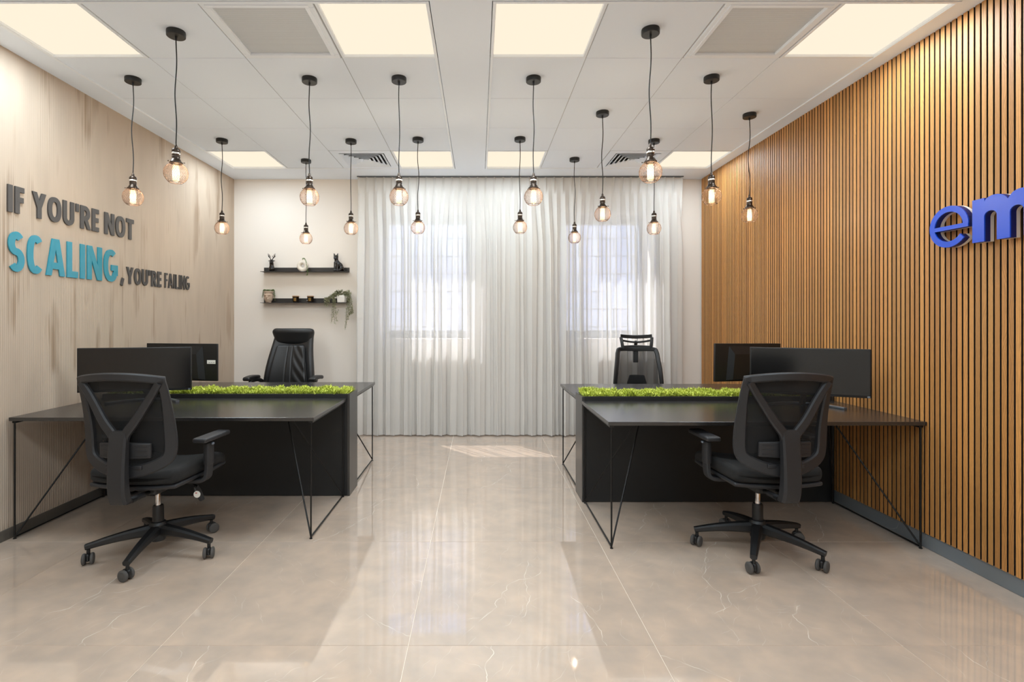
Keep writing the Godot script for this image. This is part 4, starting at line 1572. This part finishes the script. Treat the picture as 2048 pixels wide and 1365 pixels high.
	# candles
	for k in 2:
		var c := thing("candle_jar", ["dark glass candle jar on the lower shelf, left of the pair", "dark glass candle jar on the lower shelf, right of the pair nearer the hanging plant"][k], "candle", Vector3(px([591.5, 621.0][k], d), SHELF_LOW, z), 0.0, "dark candle jars")
		st = begin()
		lathe(st, [Vector2(0, 0), Vector2(0.029, 0.0), Vector2(0.031, 0.004), Vector2(0.037, 0.07), Vector2(0.034, 0.07), Vector2(0.031, 0.05), Vector2(0, 0.05)], 28)
		part("glass", st, M.candle_glass, c)
		st = begin()
		lathe(st, [Vector2(0.0372, 0.068), Vector2(0.0386, 0.072), Vector2(0.0386, 0.078), Vector2(0.035, 0.078), Vector2(0.034, 0.07)], 28)
		part("rim", st, M.candle_rim, c)
		st = begin()
		var g: Array = []
		for i in 7:
			var a := PI / 2 + lerpf(-0.42, 0.42, i / 6.0)
			g.append([Vector3(cos(a) * 0.0333, 0.018, sin(a) * 0.0333), Vector3(cos(a) * 0.0365, 0.055, sin(a) * 0.0365)])
		net(st, g, false)
		part("paper_label", st, M.candle_label, c)
	# white cube pot and its hanging plant
	var pot := thing("potted_hanging_plant", "silvery green plant trailing from a white cube pot on the lower shelf", "potted plant", Vector3(px(683.5, d), SHELF_LOW, z))
	st = begin()
	round_box(st, Vector3(0.088, 0.084, 0.088), 0.007, func(p: Vector3) -> Vector3: return Vector3(p.x * (1.0 + p.y * 0.8), p.y + 0.042, p.z * (1.0 + p.y * 0.8)), 2, 3)
	part("pot", st, M.pot_white, pot)
	var vine := pot
	twigs = begin()
	leaves = begin(false)
	var strands: Array = []
	for k in 10: strands.append([Vector3(rng.randf_range(-0.05, 0.05), 0.085, rng.randf_range(-0.02, 0.03)), Vector3(rng.randf_range(-0.075, 0.085), 0.11 + rng.randf() * 0.035, rng.randf_range(-0.02, 0.05)), Vector3(rng.randf_range(-0.1, 0.12), 0.075 + rng.randf() * 0.04, rng.randf_range(0.0, 0.06))])
	for k in 6: strands.append([Vector3(-0.03, 0.09, 0.02), Vector3(-0.085 - 0.012 * (k % 3), 0.1 - 0.01 * k, 0.035), Vector3(-0.12 - 0.012 * k, 0.045, 0.045), Vector3(-0.155 - 0.006 * k + 0.03 * (k % 2), -0.005 - 0.008 * k, 0.05)])
	for k in 5: strands.append([Vector3(-0.04, 0.09, 0.03), Vector3(-0.075, 0.09, 0.055), Vector3(-0.085 + 0.008 * k, 0.0, 0.066), Vector3(-0.092 + 0.012 * k, -0.12, 0.066), Vector3(-0.1 + 0.02 * k, [-0.225, -0.16, -0.24, -0.215, -0.08][k], 0.066)])
	for k in 8: strands.append([Vector3(0.04, 0.09, 0.02), Vector3(0.07 + 0.005 * k, 0.085, 0.045), Vector3(0.078 + 0.008 * k, -0.02, 0.062), Vector3(0.066 + 0.011 * k, -0.12, 0.064), Vector3(0.055 + 0.011 * k, [-0.3, -0.27, -0.2, -0.19, -0.14, -0.12, -0.1, -0.05][k], 0.064)])
	for s in strands:
		var pts: Array = smooth_path(s, 6)
		tube(twigs, pts, 0.0012, 4)
		for i in range(1, pts.size()):
			var low: float = pts[i].y
			for n in (6 if low > 0.0 else 4): leaf(leaves, pts[i] + Vector3(rng.randf_range(-0.004, 0.004), rng.randf_range(-0.006, 0.006), rng.randf_range(-0.004, 0.004)), Vector3(rng.randf_range(-1, 1), rng.randf_range(-0.8, 0.8), rng.randf_range(-0.6, 1)).normalized(), rng.randf_range(0.012, 0.023), 0.0046)
	part("stem", twigs, M.stem_brown, vine)
	tag(part("foliage", leaves, M.leaf_silver, vine), "", "", "", "stuff")

# ------------------------------------------------------------------ wall lettering
# strokes of a letter, h = 1 high, w wide, stroke s: a list of centre lines
func glyph(ch: String, w: float, s: float) -> Array:
	var h := s / 2
	var oval := func(a0: float, a1: float, n: int) -> Array:
		var out: Array = []
		for k in n + 1:
			var a := deg_to_rad(lerpf(a0, a1, float(k) / n))
			var c := cos(a)
			var v := sin(a)
			out.append(Vector2(w / 2 + (w / 2 - h) * signf(c) * pow(absf(c), 0.8), 0.5 + (0.5 - h) * signf(v) * pow(absf(v), 0.9)))
		return out
	match ch:
		"I": return [[Vector2(w / 2, 0), Vector2(w / 2, 1)]]
		"F": return [[Vector2(h, 0), Vector2(h, 1)], [Vector2(h, 1 - h), Vector2(w, 1 - h)], [Vector2(h, 0.52), Vector2(w * 0.92, 0.52)]]
		"E": return [[Vector2(h, 0), Vector2(h, 1)], [Vector2(h, 1 - h), Vector2(w, 1 - h)], [Vector2(h, 0.51), Vector2(w * 0.94, 0.51)], [Vector2(h, h), Vector2(w, h)]]
		"L": return [[Vector2(h, 0), Vector2(h, 1)], [Vector2(h, h), Vector2(w, h)]]
		"T": return [[Vector2(w / 2, 0), Vector2(w / 2, 1 - h)], [Vector2(0, 1 - h), Vector2(w, 1 - h)]]
		"Y": return [[Vector2(h * 0.95, 1), Vector2(w / 2, 0.42)], [Vector2(w - h * 0.95, 1), Vector2(w / 2, 0.42)], [Vector2(w / 2, 0), Vector2(w / 2, 0.5)]]
		"N": return [[Vector2(h, 0), Vector2(h, 1)], [Vector2(w - h, 0), Vector2(w - h, 1)], [Vector2(h * 1.1, 1), Vector2(w - h * 1.1, 0)]]
		"A": return [[Vector2(h * 0.9, 0), Vector2(w / 2 - h * 0.35, 1)], [Vector2(w - h * 0.9, 0), Vector2(w / 2 + h * 0.35, 1)], [Vector2(w * 0.27, 0.27), Vector2(w * 0.73, 0.27)]]
		"O":
			return [oval.call(0, 360, 40)]
		"C": return [oval.call(50, 310, 28)]
		"G": return [oval.call(55, 352, 34), [Vector2(w - h, 0.2), Vector2(w - h, 0.5)], [Vector2(w * 0.52, 0.5 - h * 0.7), Vector2(w, 0.5 - h * 0.7)]]
		"U":
			var u: Array = [Vector2(h, 1)]
			for k in 17:
				var a := PI + PI * k / 16.0
				u.append(Vector2(w / 2 + (w / 2 - h) * cos(a), 0.3 + (0.3 - h) * sin(a)))
			u.append(Vector2(w - h, 1))
			return [u]
		"R":
			var r: Array = [Vector2(h, 1 - h)]
			var cy := (1 - h + 0.46) / 2
			var ry := (1 - h - 0.46) / 2
			for k in 13:
				var a := PI / 2 - PI * k / 12.0
				r.append(Vector2(w * 0.45 + (w * 0.5 - h) * cos(a), cy + ry * sin(a)))
			r.append(Vector2(h, 0.46))
			return [[Vector2(h, 0), Vector2(h, 1)], r, [Vector2(w * 0.45, 0.5), Vector2(w - h * 0.9, 0)]]
		"S":
			var ry := (1.0 - s) / 4
			var rx := w / 2 - h
			var out: Array = []
			for k in 17:
				var a := deg_to_rad(lerpf(38, 270, k / 16.0))
				out.append(Vector2(w / 2 + rx * cos(a), 1 - h - ry + ry * sin(a)))
			for k in range(1, 17):
				var a := deg_to_rad(lerpf(90, -142, k / 16.0))
				out.append(Vector2(w / 2 + rx * cos(a), h + ry + ry * sin(a)))
			return [out]
		"'": return [[Vector2(w / 2, 1), Vector2(w / 2, 0.66)]]
		",": return [[Vector2(w * 0.68, 0.13), Vector2(w * 0.3, -0.16)]]
	return []

func glyph_width(ch: String) -> float:
	return {"I": 0.2, "F": 0.39, "E": 0.41, "L": 0.42, "T": 0.53, "Y": 0.62, "N": 0.63, "A": 0.65, "O": 0.66, "C": 0.53, "G": 0.645, "U": 0.585, "R": 0.57, "S": 0.48, "'": 0.16, ",": 0.22, " ": 0.17}[ch]

func ribbon(st: SurfaceTool, line: Array, half: float, place: Callable, d0: float, d1: float) -> void:   # a flat band along a line, given depth
	var n := line.size()
	var left: Array = []
	var right: Array = []
	var loop: bool = n > 3 and line[0].distance_to(line[n - 1]) < 1e-4
	for i in n:
		var a: Vector2 = line[maxi(i - 1, 0)] if not (loop and i == 0) else line[n - 2]
		var b: Vector2 = line[mini(i + 1, n - 1)]
		if loop and i == n - 1: b = line[1]
		var d0v: Vector2 = (line[i] - a).normalized() if i > 0 or loop else (b - line[i]).normalized()
		var d1v: Vector2 = (b - line[i]).normalized() if i < n - 1 else d0v
		var t := (d0v + d1v).normalized()
		var nrm := Vector2(-t.y, t.x) / maxf(0.4, t.dot(d1v))
		left.append(line[i] + nrm * half)
		right.append(line[i] - nrm * half)
	st.set_smooth_group(-1)
	for i in n - 1:
		quad(st, place.call(right[i], d1), place.call(right[i + 1], d1), place.call(left[i + 1], d1), place.call(left[i], d1))
		quad(st, place.call(right[i], d0), place.call(left[i], d0), place.call(left[i + 1], d0), place.call(right[i + 1], d0))
		quad(st, place.call(left[i], d0), place.call(left[i], d1), place.call(left[i + 1], d1), place.call(left[i + 1], d0))
		quad(st, place.call(right[i], d1), place.call(right[i], d0), place.call(right[i + 1], d0), place.call(right[i + 1], d1))
	if loop: return
	quad(st, place.call(left[0], d0), place.call(right[0], d0), place.call(right[0], d1), place.call(left[0], d1))
	quad(st, place.call(left[n - 1], d1), place.call(right[n - 1], d1), place.call(right[n - 1], d0), place.call(left[n - 1], d0))

func words(t: Node3D, text: String, z0: float, z1: float, y: float, height: float, stroke: float, depth: float, m: Material, gap := 0.1) -> void:
	var total := -gap
	for ch in text: total += glyph_width(ch) + gap
	var k := (z1 - z0) / (total * height)      # condense or widen to the measured length
	var at := 0.0
	for ch in text:
		var w := glyph_width(ch) * k
		var st := begin(false)
		var layer := 0
		for line in glyph(ch, w, stroke):
			layer += 1
			var pts: Array = []
			for p: Vector2 in line: pts.append(Vector2(p.x * height, p.y * height))
			var place := func(p: Vector2, d: float) -> Vector3: return Vector3(d, p.y + y, -(z0 + at * height + p.x))
			var half := stroke * height / 2 * (0.8 if ch == "'" else 1.0)
			var lean: bool = pts.size() == 2 and absf(pts[0].x - pts[1].x) > 1e-4 and absf(pts[0].y - pts[1].y) > 1e-4 and ch != ","
			if lean:   # a slanting stroke ends level with the line of letters
				var dir: Vector2 = (pts[1] - pts[0]).normalized()
				var nrm := Vector2(-dir.y, dir.x) * half * 0.97
				var e0: Vector2 = pts[0] - dir * (height * 0.2 if absf(pts[0].y - height / 2) > height * 0.49 else 0.0)
				var e1: Vector2 = pts[1] + dir * (height * 0.2 if absf(pts[1].y - height / 2) > height * 0.49 else 0.0)
				var bar := PackedVector2Array([e0 + nrm, e0 - nrm, e1 - nrm, e1 + nrm])
				var band := PackedVector2Array([Vector2(-1, 0), Vector2(3, 0), Vector2(3, height), Vector2(-1, height)])
				for cut in Geometry2D.intersect_polygons(bar, band):
					prism(st, cut, place, 0.002 + layer * 0.0001, depth + layer * 0.0002)
			else:
				ribbon(st, pts, half, place, 0.002 + layer * 0.0001, depth + layer * 0.0002)
		if ch != " ":
			part("letter_" + {"'": "apostrophe", ",": "comma"}.get(ch, ch.to_lower()), st, m, t)
		at += w + gap * k

func build_lettering() -> void:
	var at := Vector3(FLOOR_LEFT, 0, 0)
	var a := thing("wall_lettering", "large dark grey raised letters reading IF YOU'RE NOT on the plaster wall", "lettering", at)
	words(a, "IF YOU'RE NOT", 3.168, 4.327, 1.971, 0.165, 0.195, 0.010, M.letter_grey)
	var b := thing("wall_lettering", "glossy teal raised letters reading SCALING on the plaster wall", "lettering", at)
	words(b, "SCALING", 3.172, 4.135, 1.613, 0.246, 0.18, 0.009, M.letter_teal, 0.085)
	var c := thing("wall_lettering", "small dark grey raised letters reading YOU'RE FAILING with a comma before", "lettering", at)
	words(c, ",", 4.165, 4.215, 1.625, 0.2, 0.13, 0.009, M.letter_grey)
	words(c, "YOU'RE", 4.24, 4.705, 1.61, 0.136, 0.185, 0.009, M.letter_grey)
	words(c, "FAILING", 4.757, 5.166, 1.61, 0.133, 0.13, 0.009, M.letter_grey)

func build_logo() -> void:   # two blue letters with white backs, standing off the slats
	var t := thing("logo_sign", "bright blue raised letters em with cream backs on the slat wall", "sign", Vector3(SLAT_FACE, 1.71, 0))
	var place_e := func(p: Vector2, d: float) -> Vector3: return Vector3(-d, p.y, -2.945 + p.x)
	var place_m := func(p: Vector2, d: float) -> Vector3: return Vector3(-d, p.y, -2.69 + p.x)
	var xh := 0.216
	var ring: Array = []
	for k in 33:
		var a := deg_to_rad(lerpf(0.0, 322.0, k / 32.0))
		ring.append(Vector2(0.117 + 0.101 * cos(a), xh / 2 + (xh / 2 - 0.013) * sin(a)))
	var bar: Array = [Vector2(0.02, xh / 2 - 0.006), Vector2(0.232, xh / 2 - 0.006)]
	var m_line := func(grow: float) -> PackedVector2Array:
		var s := 0.063
		var g := 0.064
		var out := PackedVector2Array([Vector2(0, 0), Vector2(s, 0)])
		for n in 2:
			var x0 := s + n * (s + g)
			for k in 13:
				var a := PI - PI * k / 12.0
				out.append(Vector2(x0 + g / 2 + g / 2 * cos(a), xh - 0.068 - 0.026 + 0.026 * sin(a)))
			out.append(Vector2(x0 + g, 0))
			out.append(Vector2(x0 + g + s, 0))
		var right := 3 * s + 2 * g
		for q in [[right - 0.075, 0.075], [right - 0.075 - s - g, 0.075]]:
			var first: bool = q[0] > right - 0.1
			for k in 11:
				var a := (0.0 if first else 0.5) + (PI / 2 + 0.55) * k / 10.0
				var p := Vector2(q[0] + q[1] * cos(a), xh - 0.062 + 0.068 * sin(a))
				if p.x > s + 0.003: out.append(p)
		out.append(Vector2(s + 0.002, xh - 0.018))
		out.append(Vector2(s, xh))
		out.append(Vector2(0, xh))
		return out
	for layer in [["front_face", 0.056, 0.062, M.logo_blue], ["side_band", 0.03, 0.056, M.logo_navy], ["back_band", 0.012, 0.03, M.logo_cream]]:
		var st := begin(false)
		ribbon(st, ring, 0.0155, place_e, layer[1], layer[2])
		ribbon(st, bar, 0.011, place_e, layer[1] + 0.0002, layer[2] + 0.0003)
		part("letter_e_" + layer[0], st, layer[3], t)
		st = begin(false)
		prism(st, m_line.call(0.0), place_m, layer[1], layer[2])
		part("letter_m_" + layer[0], st, layer[3], t)
	var st := begin()
	for z: float in [-2.93, -2.80, -2.66, -2.53, -2.40]:
		X = Transform3D(Basis(Vector3.BACK, PI / 2), Vector3(0, 0.1, z))
		lathe(st, [Vector2(0, -0.001), Vector2(0.004, -0.001), Vector2(0.004, 0.03), Vector2(0, 0.03)], 8)
	X = Transform3D.IDENTITY
	part("stand_off", st, M.stand_metal, t)

# ------------------------------------------------------------------ pendants
func build_pendants() -> void:
	var first := thing("pendant_lamp", "", "pendant lamp", Vector3.ZERO, 0.0, "black mesh globe pendants")
	var drop := CEIL - 2.148                       # from the ceiling down to the middle of the globe
	var st := begin()
	lathe(st, [Vector2(0, -0.0265), Vector2(0.047, -0.0265), Vector2(0.0495, -0.024), Vector2(0.05, -0.002), Vector2(0.049, 0.0045), Vector2(0, 0.0045)], 36)
	var canopy := part("canopy", st, M.canopy_black, first)
	st = begin()
	lathe(st, [Vector2(0.003, -0.046), Vector2(0.0055, -0.044), Vector2(0.0065, -0.03), Vector2(0.0065, -0.026)], 12)
	part("cord_grip", st, M.cord_black, canopy)
	var line: Array = []
	for k in 33:
		var u := k / 32.0
		var w := sin(PI * u)
		line.append(Vector3(0.006 * w * sin(u * 9.0), -0.03 - u * (drop - 0.03 - 0.158), 0.006 * w * sin(u * 7.0 + 1.0)))
	st = begin()
	tube(st, line, 0.0032, 8)
	part("cord", st, M.cord_black, first)
	# lamp holder
	var c := -drop
	st = begin()
	lathe(st, [Vector2(0.036, c + 0.055), Vector2(0.036, c + 0.061), Vector2(0.03, c + 0.064), Vector2(0.023, c + 0.078), Vector2(0.0205, c + 0.082), Vector2(0.0205, c + 0.09), Vector2(0.022, c + 0.0915), Vector2(0.022, c + 0.094), Vector2(0.0205, c + 0.0955), Vector2(0.0205, c + 0.102), Vector2(0.0215, c + 0.104), Vector2(0.0215, c + 0.118), Vector2(0.0225, c + 0.12), Vector2(0.023, c + 0.128), Vector2(0.018, c + 0.138), Vector2(0.0095, c + 0.142), Vector2(0.0085, c + 0.152), Vector2(0.0045, c + 0.163), Vector2(0, c + 0.163)], 24)
	var holder := part("lamp_holder", st, M.bronze, first)
	st = begin()
	lathe(st, [Vector2(0.0217, c + 0.106), Vector2(0.0222, c + 0.107), Vector2(0.0222, c + 0.115), Vector2(0.0217, c + 0.116)], 24)
	part("band", st, M.steel_band, holder)
	st = begin()
	for k in 3:
		var a := TAU * k / 3 + 0.3
		var d := Vector3(cos(a), 0, sin(a))
		tube(st, [d * 0.033 + Vector3(0, c + 0.059, 0), d * 0.044 + Vector3(0, c + 0.059, 0)], 0.0018, 6)
		tube(st, [d * 0.044 + Vector3(0, c + 0.059, 0), d * 0.0475 + Vector3(0, c + 0.059, 0)], 0.004, 8)
	part("thumb_screw", st, M.bronze, holder)
	# woven metal globe
	st = begin()
	var R := 0.0625
	var a0 := asin(-0.052 / R)
	var a1 := asin(0.054 / R)
	for dir: float in [-1.0, 1.0]:
		for k in 34:
			var pts: Array = []
			for i in 19:
				var a := lerpf(a0, a1, i / 18.0)
				var p := TAU * k / 34.0 + dir * i / 18.0 * 1.25
				pts.append(Vector3(R * cos(a) * cos(p), c + R * sin(a), R * cos(a) * sin(p)))
			tube(st, pts, 0.00062, 3, false)
	for q in [[a0, 0.0013], [a1, 0.002]]:
		var loop: Array = []
		for i in 37:
			loop.append(Vector3(R * cos(q[0]) * cos(TAU * i / 36.0), c + R * sin(q[0]), R * cos(q[0]) * sin(TAU * i / 36.0)))
		tube(st, loop, q[1], 6, false)
	part("mesh_globe", st, M.cage_copper, first)
	# bulb: glass tube and the bright light guide inside
	st = begin()
	lathe(st, [Vector2(0.0, c - 0.05), Vector2(0.012, c - 0.047), Vector2(0.0185, c - 0.038), Vector2(0.0185, c + 0.035), Vector2(0.014, c + 0.05), Vector2(0.013, c + 0.06)], 20, Vector3.ZERO, false)
	var bulb := part("bulb", st, M.bulb_glass, first)
	st = begin()
	for k in 8:
		var a := TAU * k / 8
		tube(st, [Vector3(cos(a) * 0.0098, c - 0.039, sin(a) * 0.0098), Vector3(cos(a) * 0.0098, c + 0.044, sin(a) * 0.0098)], 0.0024, 6)
	tube(st, [Vector3(0, c - 0.041, 0), Vector3(0, c - 0.037, 0)], 0.0135, 16)
	part("filament", st, M.filament_glow, bulb)
	var glow := OmniLight3D.new()
	glow.name = "bulb_light"
	glow.light_color = Color(1.0, 0.94, 0.84)
	glow.light_energy = 0.07
	glow.light_size = 0.012
	glow.omni_range = 8.0
	glow.omni_attenuation = 2.0
	glow.shadow_enabled = true
	glow.position = Vector3(0, c, 0)
	first.add_child(glow)
	# canopies as seen in the photograph: picture x and y of the canopy's lower face, then the label
	var spots := [
		[352, 74, "mesh globe pendant nearest on the left side, hung before the plaster wall"],
		[266, 166, "mesh globe pendant hanging beside the word NOT of the wall lettering"],
		[619, 166, "mesh globe pendant above the stag bust, the bigger and nearer of the two there"],
		[798, 165, "mesh globe pendant before the curtain heading at the left window, bigger than its neighbour"],
		[444, 286, "small mesh globe pendant at the corner of the plaster wall and white wall"],
		[702, 287, "small mesh globe pendant above the bulldog figurine at the curtain's left edge"],
		[836, 284, "small mesh globe pendant before the middle of the left window"],
		[612, 326, "small farthest mesh globe pendant, lowest above the stag bust and shelves"],
		[1301, 70, "mesh globe pendant nearest on the right side, with the longest cord and largest globe"],
		[1067, 165, "mesh globe pendant before the curtain between the windows, the bigger of two there"],
		[1423, 163, "mesh globe pendant before the far end of the slat wall, left of two there"],
		[1205, 232, "mesh globe pendant before the middle of the right window"],
		[1040, 283, "small mesh globe pendant before the curtain between the windows"],
		[1149, 323, "smallest and lowest mesh globe pendant, before the left part of the right window"],
		[1308, 287, "small mesh globe pendant straight above the headrest chair, below the nearest right globe"],
		[1499, 236, "mesh globe pendant before the slat wall, farthest right of all"],
	]
	for k in spots.size():
		var s: Array = spots[k]
		var depth: float = (CEIL - 0.0265 - 1.32) * 1057.0 / (640.0 - s[1])
		var at := Vector3(px(s[0], depth), CEIL + 0.0005, -depth)
		if k == 0:
			first.position = at
			first.rotation.y = 0.4
			first.set_meta("label", s[2])
		else:
			copy_of(first, s[2], at, k * 1.7, "pendant_lamp")
